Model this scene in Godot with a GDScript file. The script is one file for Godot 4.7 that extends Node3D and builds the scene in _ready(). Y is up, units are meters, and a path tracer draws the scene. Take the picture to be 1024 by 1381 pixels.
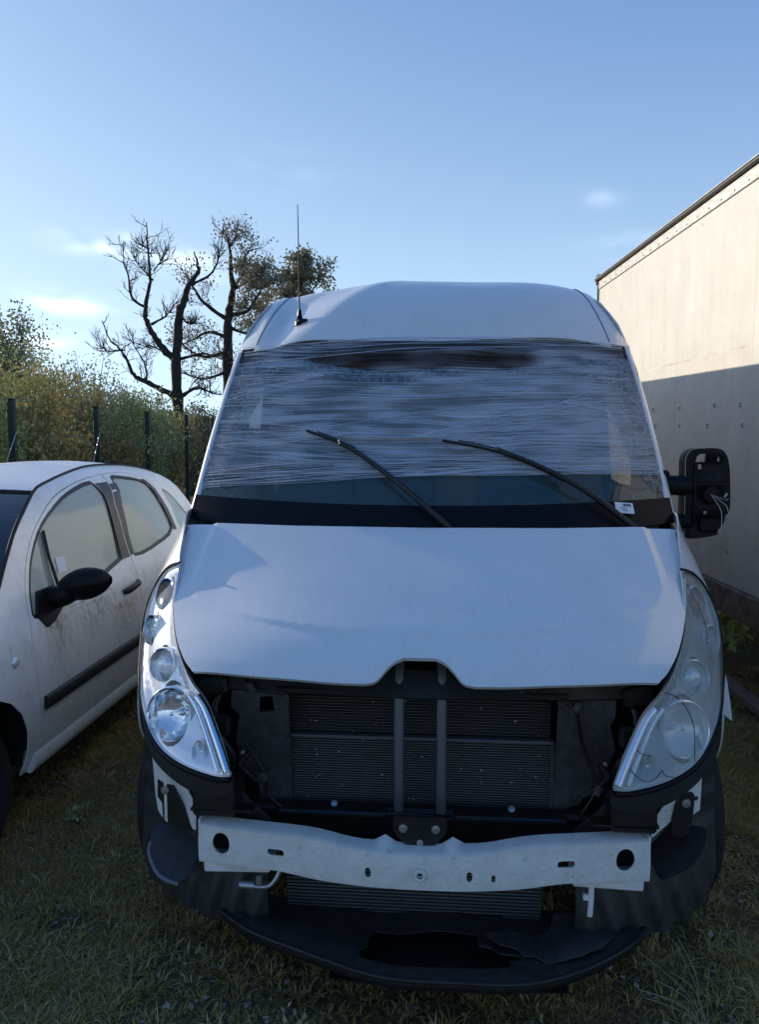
extends Node3D

# ---------------------------------------------------------------- mesh helpers
class MB:
	var v := PackedVector3Array()
	var n := PackedVector3Array()
	var uv := PackedVector2Array()
	var ix := PackedInt32Array()

	func vert(p: Vector3, nn: Vector3, t := Vector2.ZERO) -> int:
		v.append(p)
		n.append(nn)
		uv.append(t)
		return v.size() - 1

	func face(a: int, b: int, c: int) -> void:
		var g := (v[b] - v[a]).cross(v[c] - v[a])
		if g.dot(n[a] + n[b] + n[c]) > 0.0:
			ix.append_array([a, c, b])
		else:
			ix.append_array([a, b, c])

	func quad(a: Vector3, b: Vector3, c: Vector3, d: Vector3, hint := Vector3.ZERO) -> void:
		var g := (c - a).cross(d - b).normalized()
		if hint != Vector3.ZERO and g.dot(hint) < 0.0:
			g = -g
		var i := vert(a, g, Vector2(0, 0))
		vert(b, g, Vector2(1, 0))
		vert(c, g, Vector2(1, 1))
		vert(d, g, Vector2(0, 1))
		face(i, i + 1, i + 2)
		face(i, i + 2, i + 3)

	func box(at: Vector3, size: Vector3, b := Basis.IDENTITY, bev := 0.0) -> void:
		var h := size * 0.5
		var e := minf(bev, minf(h.x, minf(h.y, h.z)) * 0.6)
		for ax in 3:
			for s in [-1.0, 1.0]:
				var u := (ax + 1) % 3
				var w := (ax + 2) % 3
				var q: Array[Vector3] = []
				for k in [[-1, -1], [1, -1], [1, 1], [-1, 1]]:
					var p := Vector3.ZERO
					p[ax] = s * h[ax]
					p[u] = k[0] * (h[u] - e)
					p[w] = k[1] * (h[w] - e)
					q.append(at + b * p)
				var nn := Vector3.ZERO
				nn[ax] = s
				quad(q[0], q[1], q[2], q[3], b * nn)
		if e > 0.0:
			for ax in 3:
				var u := (ax + 1) % 3
				var w := (ax + 2) % 3
				for su in [-1.0, 1.0]:
					for sw in [-1.0, 1.0]:
						var q: Array[Vector3] = []
						for k in [[-1, 0], [1, 0], [1, 1], [-1, 1]]:
							var p := Vector3.ZERO
							p[ax] = k[0] * (h[ax] - e)
							p[u] = su * (h[u] - (e if k[1] == 0 else 0.0))
							p[w] = sw * (h[w] - (0.0 if k[1] == 0 else e))
							q.append(at + b * p)
						var nn := Vector3.ZERO
						nn[u] = su
						nn[w] = sw
						quad(q[0], q[1], q[2], q[3], b * nn)
			for sx in [-1.0, 1.0]:
				for sy in [-1.0, 1.0]:
					for sz in [-1.0, 1.0]:
						var sg := Vector3(sx, sy, sz)
						var nn := (b * sg).normalized()
						var i := vert(at + b * (sg * Vector3(h.x, h.y - e, h.z - e)), nn)
						vert(at + b * (sg * Vector3(h.x - e, h.y, h.z - e)), nn)
						vert(at + b * (sg * Vector3(h.x - e, h.y - e, h.z)), nn)
						face(i, i + 1, i + 2)

	# tube through points; r is one radius or an array of them; flat squashes it across the frame's second axis
	func tube(pts: Array, r, sides := 8, caps := true, flat := 1.0, up := Vector3.ZERO) -> void:
		var m := pts.size()
		if m < 2:
			return
		var t0: Vector3 = (pts[1] - pts[0]).normalized()
		var a := up if up != Vector3.ZERO else (Vector3.UP if absf(t0.y) < 0.9 else Vector3.RIGHT)
		var x := (a - t0 * a.dot(t0)).normalized()
		var first := v.size()
		var run := 0.0
		for i in m:
			var p: Vector3 = pts[i]
			var t: Vector3 = ((pts[mini(i + 1, m - 1)] as Vector3) - (pts[maxi(i - 1, 0)] as Vector3)).normalized()
			if i > 0:
				run += p.distance_to(pts[i - 1])
			x = (x - t * x.dot(t)).normalized()
			var y := t.cross(x)
			var rad: float = r[i] if r is Array else r
			for k in sides + 1:
				var an := TAU * k / sides
				var d := x * cos(an) + y * sin(an) * flat
				var nn := (x * cos(an) * flat + y * sin(an)).normalized()
				vert(p + d * rad, nn, Vector2(float(k) / sides, run))
		for i in m - 1:
			for k in sides:
				var q := first + i * (sides + 1) + k
				face(q, q + 1, q + sides + 2)
				face(q, q + sides + 2, q + sides + 1)
		if caps:
			for e in [0, m - 1]:
				var t: Vector3 = (pts[1] - pts[0]).normalized() * -1.0 if e == 0 else (pts[m - 1] - pts[m - 2]).normalized()
				var c := vert(pts[e], t)
				for k in sides + 1:
					vert(v[first + e * (sides + 1) + k], t)
				for k in sides:
					face(c, c + 1 + k, c + 2 + k)

	# profile of (radius, along) turned about an axis
	func lathe(prof: Array, at: Vector3, b: Basis, seg := 24, squash := Vector2.ONE) -> void:
		var m := prof.size()
		for i in m - 1:
			var p: Vector2 = prof[i]
			var q: Vector2 = prof[i + 1]
			if p.is_equal_approx(q):
				continue
			var d := q - p
			var first := v.size()
			for k in seg + 1:
				var an := TAU * k / seg
				var dir := Vector3(cos(an) * squash.x, sin(an) * squash.y, 0)
				var nn := (b * Vector3(cos(an) * d.y, sin(an) * d.y, -d.x)).normalized()
				vert(at + b * (dir * p.x + Vector3(0, 0, p.y)), nn, Vector2(float(k) / seg, 0))
				vert(at + b * (dir * q.x + Vector3(0, 0, q.y)), nn, Vector2(float(k) / seg, 1))
			for k in seg:
				var f := first + k * 2
				face(f, f + 1, f + 3)
				face(f, f + 3, f + 2)

	# a sheet bent over the surface f(Vector2) -> Vector3, cut to an outline, with thickness
	func panel(f: Callable, outline: PackedVector2Array, hint: Vector3, th: float, cell: float, holes: Array = []) -> void:
		var lo := outline[0]
		var hi := outline[0]
		for p in outline:
			lo = lo.min(p)
			hi = hi.max(p)
		var pieces: Array = []
		var nx := maxi(1, int(ceil((hi.x - lo.x) / cell)))
		var ny := maxi(1, int(ceil((hi.y - lo.y) / cell)))
		var c := Vector2((hi.x - lo.x) / nx, (hi.y - lo.y) / ny)
		for i in nx:
			for j in ny:
				var a := lo + Vector2(c.x * i, c.y * j)
				_cut(PackedVector2Array([a, a + Vector2(c.x, 0), a + c, a + Vector2(0, c.y)]), outline, holes, pieces, 0)
		var seen := {}
		for pc in pieces:
			var tri := Geometry2D.triangulate_polygon(pc)
			var ids: Array[int] = []
			for p in pc:
				var key := Vector2i(roundi(p.x * 20000.0), roundi(p.y * 20000.0))
				if not seen.has(key):
					var pos: Vector3 = f.call(p)
					var nn := nrm(f, p, hint)
					seen[key] = vert(pos, nn, p)
					if th > 0.0:
						vert(pos - nn * th, -nn, p)
				ids.append(seen[key])
			for k in range(0, tri.size(), 3):
				face(ids[tri[k]], ids[tri[k + 1]], ids[tri[k + 2]])
				if th > 0.0:
					face(ids[tri[k]] + 1, ids[tri[k + 1]] + 1, ids[tri[k + 2]] + 1)
		if th > 0.0:
			var rims: Array = [outline]
			rims.append_array(holes)
			for h in rims.size():
				var o: PackedVector2Array = rims[h]
				for i in o.size():
					var a := o[i]
					var e := o[(i + 1) % o.size()]
					var parts := maxi(1, int(ceil(a.distance_to(e) / cell)))
					for s in parts:
						var p := a.lerp(e, float(s) / parts)
						var q := a.lerp(e, float(s + 1) / parts)
						var pp: Vector3 = f.call(p)
						var qq: Vector3 = f.call(q)
						quad(pp, qq, qq - nrm(f, q, hint) * th, pp - nrm(f, p, hint) * th)

	func _cut(cellp: PackedVector2Array, outline: PackedVector2Array, holes: Array, out: Array, depth: int) -> void:
		var left: Array = Geometry2D.intersect_polygons(cellp, outline)
		for h in holes:
			var next: Array = []
			for l in left:
				next.append_array(Geometry2D.clip_polygons(l, h))
			left = next
		for l in left:
			if Geometry2D.is_polygon_clockwise(l):
				if depth < 5:
					var a := cellp[0]
					var c := (cellp[2] - a) * 0.5
					for k in [Vector2(0, 0), Vector2(1, 0), Vector2(0, 1), Vector2(1, 1)]:
						var s: Vector2 = a + c * k
						_cut(PackedVector2Array([s, s + Vector2(c.x, 0), s + c, s + Vector2(0, c.y)]), outline, holes, out, depth + 1)
				return
		for l in left:
			out.append(l)

	func nrm(f: Callable, p: Vector2, hint: Vector3) -> Vector3:
		var e := 0.003
		var du: Vector3 = f.call(p + Vector2(e, 0)) - f.call(p - Vector2(e, 0))
		var dv: Vector3 = f.call(p + Vector2(0, e)) - f.call(p - Vector2(0, e))
		var g := du.cross(dv).normalized()
		return -g if g.dot(hint) < 0.0 else g

	# surface between two rows of points
	func loft(rows: Array, hint: Vector3) -> void:
		var w: int = rows[0].size()
		var first := v.size()
		for i in rows.size():
			for j in w:
				var a: Vector3 = rows[mini(i + 1, rows.size() - 1)][j] - rows[maxi(i - 1, 0)][j]
				var c: Vector3 = rows[i][mini(j + 1, w - 1)] - rows[i][maxi(j - 1, 0)]
				var g := a.cross(c).normalized()
				if g.dot(hint) < 0.0:
					g = -g
				vert(rows[i][j], g, Vector2(float(j) / (w - 1), float(i) / (rows.size() - 1)))
		for i in rows.size() - 1:
			for j in w - 1:
				var q := first + i * w + j
				face(q, q + 1, q + w + 1)
				face(q, q + w + 1, q + w)

	func mesh() -> ArrayMesh:
		var a := []
		a.resize(Mesh.ARRAY_MAX)
		a[Mesh.ARRAY_VERTEX] = v
		a[Mesh.ARRAY_NORMAL] = n
		a[Mesh.ARRAY_TEX_UV] = uv
		a[Mesh.ARRAY_INDEX] = ix
		var m := ArrayMesh.new()
		m.add_surface_from_arrays(Mesh.PRIMITIVE_TRIANGLES, a)
		return m


func put(b: MB, called: String, m: Material, parent: Node = self) -> MeshInstance3D:
	var o := MeshInstance3D.new()
	o.name = called
	o.mesh = b.mesh()
	o.material_override = null
	o.mesh.surface_set_material(0, m)
	parent.add_child(o, true)
	return o


func again(src: MeshInstance3D, called: String, parent: Node, xf: Transform3D) -> MeshInstance3D:
	var o := MeshInstance3D.new()
	o.name = called
	o.mesh = src.mesh
	o.transform = xf
	parent.add_child(o, true)
	return o


func thing(called: String, label: String, category: String, xf := Transform3D.IDENTITY, group := "") -> Node3D:
	var o := Node3D.new()
	o.name = called
	o.transform = xf
	add_child(o, true)
	tag(o, label, category, group)
	return o


func tag(o: Node, label: String, category: String, group := "") -> void:
	o.set_meta("label", label)
	o.set_meta("category", category)
	if group:
		o.set_meta("group", group)


func stuff(called: String, m: Mesh, xfs: Array, cols: Array, parent: Node = self) -> MultiMeshInstance3D:
	var mm := MultiMesh.new()
	mm.transform_format = MultiMesh.TRANSFORM_3D
	mm.use_colors = cols.size() > 0
	mm.mesh = m
	mm.instance_count = xfs.size()
	for i in xfs.size():
		mm.set_instance_transform(i, xfs[i])
	if cols.size() > 0:
		for i in cols.size():
			mm.set_instance_color(i, cols[i])
	var o := MultiMeshInstance3D.new()
	o.name = called
	o.multimesh = mm
	o.set_meta("kind", "stuff")
	parent.add_child(o, true)
	return o


func P2(a: Array) -> PackedVector2Array:
	var o := PackedVector2Array()
	for i in range(0, a.size(), 2):
		o.append(Vector2(a[i], a[i + 1]))
	return o


func P3(a: Array) -> Array:
	var o := []
	for i in range(0, a.size(), 3):
		o.append(Vector3(a[i], a[i + 1], a[i + 2]))
	return o


# local van / car points: (across, up, back)
func L3(a: Array) -> Array:
	var o := []
	for i in range(0, a.size(), 3):
		o.append(Vector3(a[i], a[i + 1], -a[i + 2]))
	return o


func spl2(p: PackedVector2Array, k := 5, closed := false) -> PackedVector2Array:
	var o := PackedVector2Array()
	var m := p.size()
	for i in (m if closed else m - 1):
		var a := p[(i - 1 + m) % m] if closed or i > 0 else p[0]
		var d := p[(i + 2) % m] if closed or i + 2 < m else p[m - 1]
		for s in k:
			o.append(p[i].cubic_interpolate(p[(i + 1) % m], a, d, float(s) / k))
	if not closed:
		o.append(p[m - 1])
	return o


func spl3(p: Array, k := 5) -> Array:
	var o := []
	var m := p.size()
	for i in m - 1:
		for s in k:
			o.append((p[i] as Vector3).cubic_interpolate(p[i + 1], p[maxi(i - 1, 0)], p[mini(i + 2, m - 1)], float(s) / k))
	o.append(p[m - 1])
	return o


func cat(a: PackedVector2Array, b: PackedVector2Array) -> PackedVector2Array:
	var o := a.duplicate()
	o.append_array(b)
	return o


func flip(p: PackedVector2Array) -> PackedVector2Array:
	var o := PackedVector2Array()
	for i in range(p.size() - 1, -1, -1):
		o.append(Vector2(-p[i].x, p[i].y))
	return o


func back(p: PackedVector2Array) -> PackedVector2Array:
	var o := p.duplicate()
	o.reverse()
	return o


func disc2(c: Vector2, rx: float, ry: float, k := 16) -> PackedVector2Array:
	var o := PackedVector2Array()
	for i in k:
		o.append(c + Vector2(cos(TAU * i / k) * rx, sin(TAU * i / k) * ry))
	return o


func slot2(c: Vector2, w: float, h: float, k := 6) -> PackedVector2Array:
	var o := PackedVector2Array()
	var r := minf(w, h)
	var d := Vector2(w - r, h - r)
	for q in 4:
		var s := Vector2(1 if q == 0 or q == 3 else -1, 1 if q < 2 else -1)
		for i in k:
			var an := PI / 2 * (q + float(i) / (k - 1))
			o.append(c + d * s + Vector2(cos(an), sin(an)) * r)
	return o


func rect2(x0: float, y0: float, x1: float, y1: float) -> PackedVector2Array:
	return PackedVector2Array([Vector2(x0, y0), Vector2(x1, y0), Vector2(x1, y1), Vector2(x0, y1)])


# smooth curve through a table [x0, y0, x1, y1, ...]
func ci(t: PackedFloat64Array, x: float) -> float:
	var m := t.size() / 2
	if x <= t[0]:
		return t[1] + (t[3] - t[1]) / (t[2] - t[0]) * (x - t[0])
	var e := (m - 1) * 2
	if x >= t[e]:
		return t[e + 1] + (t[e + 1] - t[e - 1]) / (t[e] - t[e - 2]) * (x - t[e])
	var i := 0
	while x > t[i * 2 + 2]:
		i += 1
	var x0 := t[i * 2]
	var x1 := t[i * 2 + 2]
	var y0 := t[i * 2 + 1]
	var y1 := t[i * 2 + 3]
	var h := x1 - x0
	var s := (x - x0) / h
	var m0 := (y1 - y0) if i == 0 else (y1 - t[i * 2 - 1]) / (x1 - t[i * 2 - 2]) * h
	var m1 := (y1 - y0) if i == m - 2 else (t[i * 2 + 5] - y0) / (t[i * 2 + 4] - x0) * h
	return (2 * s * s * s - 3 * s * s + 1) * y0 + (s * s * s - 2 * s * s + s) * m0 + (3 * s * s - 2 * s * s * s) * y1 + (s * s * s - s * s) * m1


func ss(a: float, b: float, x: float) -> float:
	var t := clampf((x - a) / (b - a), 0, 1)
	return t * t * (3 - 2 * t)


# ---------------------------------------------------------------- materials
var M := {}
var rng := RandomNumberGenerator.new()


func lin(r: float, g: float, b: float, a := 1.0) -> Color:
	var c := Color(r, g, b).linear_to_srgb()
	c.a = a
	return c


func mat(called: String, c: Color, rough: float, metal := 0.0) -> StandardMaterial3D:
	var m := StandardMaterial3D.new()
	m.resource_name = called
	m.albedo_color = c
	m.roughness = rough
	m.metallic = metal
	M[called] = m
	return m


func noise(sd: int, freq: float, oct := 4, kind := FastNoiseLite.TYPE_SIMPLEX_SMOOTH) -> FastNoiseLite:
	var f := FastNoiseLite.new()
	f.seed = sd
	f.noise_type = kind
	f.frequency = freq
	f.fractal_octaves = oct
	return f


# a texture from a function of (x, y) in pixels
func tex(w: int, h: int, f: Callable) -> ImageTexture:
	var im := Image.create(w, h, false, Image.FORMAT_RGBA8)
	for y in h:
		for x in w:
			im.set_pixel(x, y, f.call(x, y))
	return ImageTexture.create_from_image(im)


func triplanar(m: StandardMaterial3D, s: Vector3) -> void:
	m.uv1_triplanar = true
	m.uv1_scale = s


func glass(called: String, c: Color, alpha: float, rough := 0.02) -> StandardMaterial3D:
	var m := mat(called, Color(c.r, c.g, c.b, alpha), rough)
	m.transparency = BaseMaterial3D.TRANSPARENCY_ALPHA
	return m


func make_materials() -> void:
	var na := noise(11, 0.011)
	var nb := noise(12, 0.07)
	var nc := noise(13, 0.3, 2)
	# white van paint: faint dust, a few dark specks
	var pm := mat("van_paint", lin(0.76, 0.76, 0.76), 0.28)
	pm.albedo_texture = tex(512, 512, func(x, y):
		var d := 0.97 + 0.02 * na.get_noise_2d(x, y) - 0.05 * maxf(0.0, nb.get_noise_2d(x * 1.4, y * 0.3) - 0.15)
		d -= 0.05 * maxf(0.0, nb.get_noise_2d(x * 2.0 + 77, y * 2.0) - 0.25)
		if nc.get_noise_2d(x * 0.55, y * 0.55) > 0.74:
			d *= 0.72
		return Color(d, d, d * 0.99))
	pm.roughness_texture = tex(256, 256, func(x, y):
		var d := 0.85 + 0.3 * na.get_noise_2d(x * 2.0, y * 2.0) + 0.2 * nb.get_noise_2d(x, y * 0.5)
		return Color(d, d, d))
	triplanar(pm, Vector3.ONE * 0.9)
	pm.clearcoat_enabled = true
	pm.clearcoat = 0.7
	pm.clearcoat_roughness = 0.06
	# beam: thin white paint with scuffs
	var bm := mat("beam_paint", lin(0.86, 0.86, 0.855), 0.42)
	bm.albedo_texture = tex(512, 512, func(x, y):
		var d := 0.93 + 0.06 * na.get_noise_2d(x, y) + 0.05 * nb.get_noise_2d(x, y)
		var s := nb.get_noise_2d(x * 0.35 + 90, y * 0.35) + 0.5 * nc.get_noise_2d(x, y)
		if s > 0.68:
			d *= 1.0 - minf(0.55, (s - 0.68) * 3.0)
		return Color(d, d * 0.985, d * 0.955))
	triplanar(bm, Vector3.ONE * 2.2)
	# dirty white car: algae and dust running down
	var cm := mat("car_paint", lin(0.80, 0.80, 0.79), 0.34)
	cm.albedo_texture = tex(512, 512, func(x, y):
		var st := nb.get_noise_2d(x * 1.0, y * 0.06) * 0.5 + 0.5
		var bl := na.get_noise_2d(x * 1.6, y * 1.2) * 0.5 + 0.5
		var fi := nc.get_noise_2d(x * 0.7, y * 0.7) * 0.5 + 0.5
		var d := clampf((st * 0.35 + bl * 1.0 + fi * 0.45) - 1.0, 0.0, 1.0) * 0.95
		return Color(0.99, 0.99, 0.98).lerp(Color(0.60, 0.56, 0.42), d))
	triplanar(cm, Vector3.ONE * 1.1)
	cm.clearcoat_enabled = true
	cm.clearcoat = 0.35
	cm.clearcoat_roughness = 0.15
	var rm := mat("car_roof_paint", lin(0.78, 0.78, 0.77), 0.4)
	rm.albedo_texture = tex(256, 256, func(x, y):
		var d := 0.96 + 0.05 * nb.get_noise_2d(x, y) - (0.10 if nc.get_noise_2d(x, y) > 0.6 else 0.0)
		return Color(d, d, d))
	triplanar(rm, Vector3.ONE * 1.7)
	rm.clearcoat_enabled = true
	rm.clearcoat = 0.3
	# truck panel
	var tm := mat("truck_panel", lin(0.575, 0.55, 0.505), 0.5)
	tm.albedo_texture = tex(512, 512, func(x, y):
		var st := nb.get_noise_2d(x * 0.8, y * 0.03)
		var d := 0.955 + 0.035 * na.get_noise_2d(x, y * 0.5) + 0.025 * st
		if nb.get_noise_2d(x * 0.5 + 300, y * 0.5) > 0.62:
			d *= 0.9
		return Color(d, d * 0.995, d * 0.985))
	tm.heightmap_enabled = true
	tm.heightmap_texture = tex(256, 256, func(x, y):
		var h := 0.5 + 0.5 * na.get_noise_2d(x * 1.5, y * 1.5)
		return Color(h, h, h))
	tm.heightmap_scale = 1.2
	triplanar(tm, Vector3.ONE * 0.45)
	var alu := mat("aluminium_trim", lin(0.55, 0.55, 0.53), 0.5, 0.35)
	alu.albedo_texture = tex(256, 256, func(x, y):
		var d := 0.85 + 0.15 * nb.get_noise_2d(x * 0.3, y * 1.5) + 0.08 * nc.get_noise_2d(x, y)
		return Color(d, d, d))
	triplanar(alu, Vector3.ONE * 1.5)
	var rust := mat("dirty_rail", lin(0.25, 0.215, 0.18), 0.75)
	rust.albedo_texture = tex(256, 256, func(x, y):
		var d := 0.8 + 0.25 * na.get_noise_2d(x * 2, y * 2) + 0.2 * nb.get_noise_2d(x * 1.5, y * 0.4)
		return Color(d, d * 0.95, d * 0.9))
	triplanar(rust, Vector3.ONE * 1.2)
	# plastics and rubber
	var dusty := tex(256, 256, func(x, y):
		var d := 0.72 + 0.16 * na.get_noise_2d(x * 2.2, y * 2.2) + 0.14 * nb.get_noise_2d(x, y) + 0.15 * nc.get_noise_2d(x, y)
		return Color(d, d, d * 0.98))
	for a in [["black_plastic", 0.022, 0.45], ["matt_black", 0.012, 0.7], ["grey_plastic", 0.10, 0.6], ["tray_plastic", 0.06, 0.5], ["rubber", 0.03, 0.75], ["car_trim", 0.035, 0.5], ["pillar_film", 0.06, 0.45]]:
		var p := mat(a[0], lin(a[1], a[1], a[1] * 1.04), a[2])
		p.albedo_texture = dusty
		triplanar(p, Vector3.ONE * 1.8)
	M["pillar_film"].albedo_color = lin(0.095, 0.075, 0.07)
	M["tray_plastic"].albedo_color = lin(0.06, 0.06, 0.058)
	mat("roof_sealant", lin(0.22, 0.23, 0.25), 0.6)
	mat("gloss_black", lin(0.008, 0.008, 0.011), 0.3).metallic_specular = 0.25
	mat("mirror_black", lin(0.007, 0.007, 0.009), 0.45).metallic_specular = 0.3
	mat("interior", lin(0.05, 0.05, 0.055), 0.8)
	mat("headliner", lin(0.30, 0.17, 0.08), 0.9)
	mat("brown_board", lin(0.42, 0.27, 0.15), 0.8)
	mat("seat_cloth", lin(0.06, 0.06, 0.075), 0.95)
	mat("wood_strip", lin(0.60, 0.33, 0.12), 0.7)
	mat("steel", lin(0.45, 0.45, 0.46), 0.4, 0.85)
	mat("dark_steel", lin(0.16, 0.165, 0.18), 0.5, 0.5)
	mat("fin_metal", lin(0.13, 0.125, 0.12), 0.6, 0.3)
	mat("chrome", lin(0.86, 0.87, 0.88), 0.1, 1.0)
	mat("lamp_silver", lin(0.80, 0.81, 0.83), 0.25, 0.45)
	mat("lamp_grey", lin(0.40, 0.40, 0.41), 0.42, 0.7)
	mat("amber_bulb", lin(0.42, 0.20, 0.12), 0.3)
	mat("paper", lin(0.78, 0.78, 0.80), 0.8)
	mat("ink", lin(0.03, 0.03, 0.035), 0.8)
	mat("dry_straw", lin(0.24, 0.21, 0.13), 0.8)
	mat("wire_white", lin(0.45, 0.44, 0.42), 0.6)
	mat("wire_blue", lin(0.12, 0.13, 0.2), 0.6)
	glass("lens_clear", Color(0.9, 0.95, 1.0), 0.04)
	glass("windscreen_glass", lin(0.10, 0.21, 0.22), 0.22, 0.03)
	glass("door_glass", lin(0.02, 0.028, 0.03), 0.8, 0.03)
	var cg := glass("car_glass", lin(0.48, 0.54, 0.47), 0.70, 0.06)
	glass("car_windscreen", lin(0.05, 0.07, 0.08), 0.45, 0.03)
	# fogged lens: polycarbonate gone milky
	var fog := mat("lens_fogged", Color(0.86, 0.855, 0.81, 0.40), 0.3)
	fog.transparency = BaseMaterial3D.TRANSPARENCY_ALPHA
	fog.albedo_texture = tex(256, 256, func(x, y):
		var d := 0.9 + 0.1 * na.get_noise_2d(x, y)
		return Color(d, d, d * 0.97, clampf(0.85 + 0.5 * na.get_noise_2d(x * 1.5, y * 1.5), 0.4, 1.0)))
	# stretch film: milky streaks pulled across, clearer in places
	var f1 := noise(31, 0.02, 3)
	var f2 := noise(32, 0.05, 3)
	var f3 := noise(33, 0.012, 2)
	var film := mat("stretch_film", Color(0.88, 0.90, 0.93), 0.15)
	film.transparency = BaseMaterial3D.TRANSPARENCY_ALPHA
	film.albedo_texture = tex(1024, 1024, func(x, yq):
		var y: float = yq * 0.5
		var w := 16.0 * f3.get_noise_2d(x * 0.22, y * 0.6)
		var a := f1.get_noise_2d(x * 0.05, (y + w) * 7.0)
		var b := f2.get_noise_2d(x * 0.035 + 50.0, (y + w * 1.3) * 8.0)
		var c := f2.get_noise_2d(x * 0.08 + 250.0, (y + w * 0.8) * 3.0)
		var big := f3.get_noise_2d(x * 0.6 + 400.0, y * 1.6)
		var yy: float = 2.2 - 0.8 * y / 512.0
		var raw := 0.50 + 0.62 * big + 0.50 * a + 0.26 * c + 0.16 * ss(430.0, 700.0, x)
		var al := 0.05 + 0.40 * ss(0.10, 0.95, raw)
		al += 0.7 * maxf(0.0, b - 0.2) + 0.4 * maxf(0.0, a - 0.28)
		al *= 1.0 - 0.85 * exp(-pow((yy - 2.02) / 0.045, 2.0)) * ss(480.0, 380.0, absf(x - 490.0) * 2.0)
		al *= 1.0 - 0.5 * ss(215.0, 150.0, x) - 0.5 * ss(810.0, 880.0, x)
		al *= 1.0 - 0.9 * exp(-pow((yy - 2.088) / 0.022, 2.0)) * ss(300.0, 420.0, x) * ss(910.0, 820.0, x)
		al *= 1.0 - 0.8 * exp(-pow((yy - 1.675) / 0.014, 2.0) - pow((x - 462.0) / 75.0, 2.0))
		return Color(1, 1, 1, clampf(al, 0.02, 0.8)))
	film.heightmap_enabled = true
	film.heightmap_texture = tex(512, 512, func(x, y):
		var w := 20.0 * f3.get_noise_2d(x * 0.44, y * 0.6)
		var h := 0.5 + 0.4 * f1.get_noise_2d(x * 0.09, (y + w) * 3.0) + 0.25 * f2.get_noise_2d(x * 0.08, (y + w) * 4.5)
		h += 0.5 * absf(f3.get_noise_2d(x * 1.1 + y * 0.5, y * 2.6 - x * 0.25)) + 0.3 * absf(f1.get_noise_2d(x * 0.5 - y * 0.35, y * 1.6))
		return Color(h, h, h))
	film.heightmap_scale = 1.6
	var ft := film.duplicate()
	ft.resource_name = "stretch_film_turn"
	ft.albedo_texture = tex(1024, 512, func(x, y):
		var w := 20.0 * f3.get_noise_2d(x * 0.22 + 700.0, y * 0.6)
		var a := f1.get_noise_2d(x * 0.05 + 90.0, (y + w) * 6.0)
		var b := f2.get_noise_2d(x * 0.03 + 650.0, (y + w * 1.3) * 5.0)
		var big := f3.get_noise_2d(x * 0.5 + 900.0, y * 1.4)
		var al := 0.055 + 0.06 * a + 0.09 * big + 0.5 * maxf(0.0, b - 0.24)
		return Color(1, 1, 1, clampf(al, 0.02, 0.6)))
	M["stretch_film_turn"] = ft
	var fold := mat("film_fold", Color(0.86, 0.88, 0.92, 0.55), 0.2)
	fold.transparency = BaseMaterial3D.TRANSPARENCY_ALPHA
	fold.albedo_texture = tex(8, 8, func(_x, _y): return Color.WHITE)
	# shattered glass: opaque fracture lines in a clear sheet
	var ce := noise(41, 0.045, 1, FastNoiseLite.TYPE_CELLULAR)
	ce.cellular_return_type = FastNoiseLite.RETURN_DISTANCE2_SUB
	var ce2 := noise(42, 0.11, 1, FastNoiseLite.TYPE_CELLULAR)
	ce2.cellular_return_type = FastNoiseLite.RETURN_DISTANCE2_SUB
	var crack := mat("shattered_glass", Color.WHITE, 0.3)
	crack.transparency = BaseMaterial3D.TRANSPARENCY_ALPHA
	crack.albedo_texture = tex(512, 512, func(x, y):
		var d := ce.get_noise_2d(x, y) + 1.0
		var e := ce2.get_noise_2d(x, y) + 1.0
		var big := f3.get_noise_2d(x, y)
		var c := lin(0.015, 0.03, 0.045, clampf(0.78 + 0.5 * big, 0.4, 0.95))
		if d < 0.05 + 0.05 * big:
			c = lin(0.42, 0.60, 0.66, 0.85)
		elif e < 0.09 and big > -0.05:
			c = lin(0.18, 0.33, 0.38, 0.75)
		return c)
	crack.uv1_scale = Vector3(4.5, 4.5, 1)
	var grime := mat("grime", Color.WHITE, 0.8)
	grime.transparency = BaseMaterial3D.TRANSPARENCY_ALPHA
	grime.albedo_texture = tex(256, 256, func(x, y):
		var st := nb.get_noise_2d(x * 1.3, y * 0.10) * 0.5 + 0.5
		var bl := nb.get_noise_2d(x * 0.7 + 40, y * 0.35) * 0.5 + 0.5
		var f := sin(PI * x / 255.0) * pow(1.0 - y / 255.0, 0.8) * ss(0.0, 18.0, y)
		return lin(0.36, 0.24, 0.075, clampf(st * 0.7 + bl * 0.8 - 0.55, 0.0, 0.8) * f))
	# ground
	var g1 := noise(51, 0.012, 4)
	var g2 := noise(52, 0.09, 4)
	var gm := mat("soil", lin(1, 1, 1), 0.95)
	gm.albedo_texture = tex(1024, 1024, func(x, y):
		var a := g1.get_noise_2d(x, y) * 0.5 + 0.5
		var b := g2.get_noise_2d(x, y) * 0.5 + 0.5
		var c := lin(0.105, 0.068, 0.034).lerp(lin(0.095, 0.073, 0.024), clampf(a * 1.6 - 0.35, 0, 1))
		c = c.lerp(lin(0.22, 0.165, 0.10), clampf(b * 2.2 - 1.25, 0, 1))
		return c * (0.75 + 0.5 * b))
	gm.heightmap_enabled = true
	gm.heightmap_texture = tex(512, 512, func(x, y):
		var h := 0.5 + 0.4 * g2.get_noise_2d(x * 1.5, y * 1.5)
		return Color(h, h, h))
	gm.heightmap_scale = 2.0
	gm.uv1_triplanar = true
	gm.uv1_world_triplanar = true
	gm.uv1_scale = Vector3.ONE * 0.35
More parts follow.
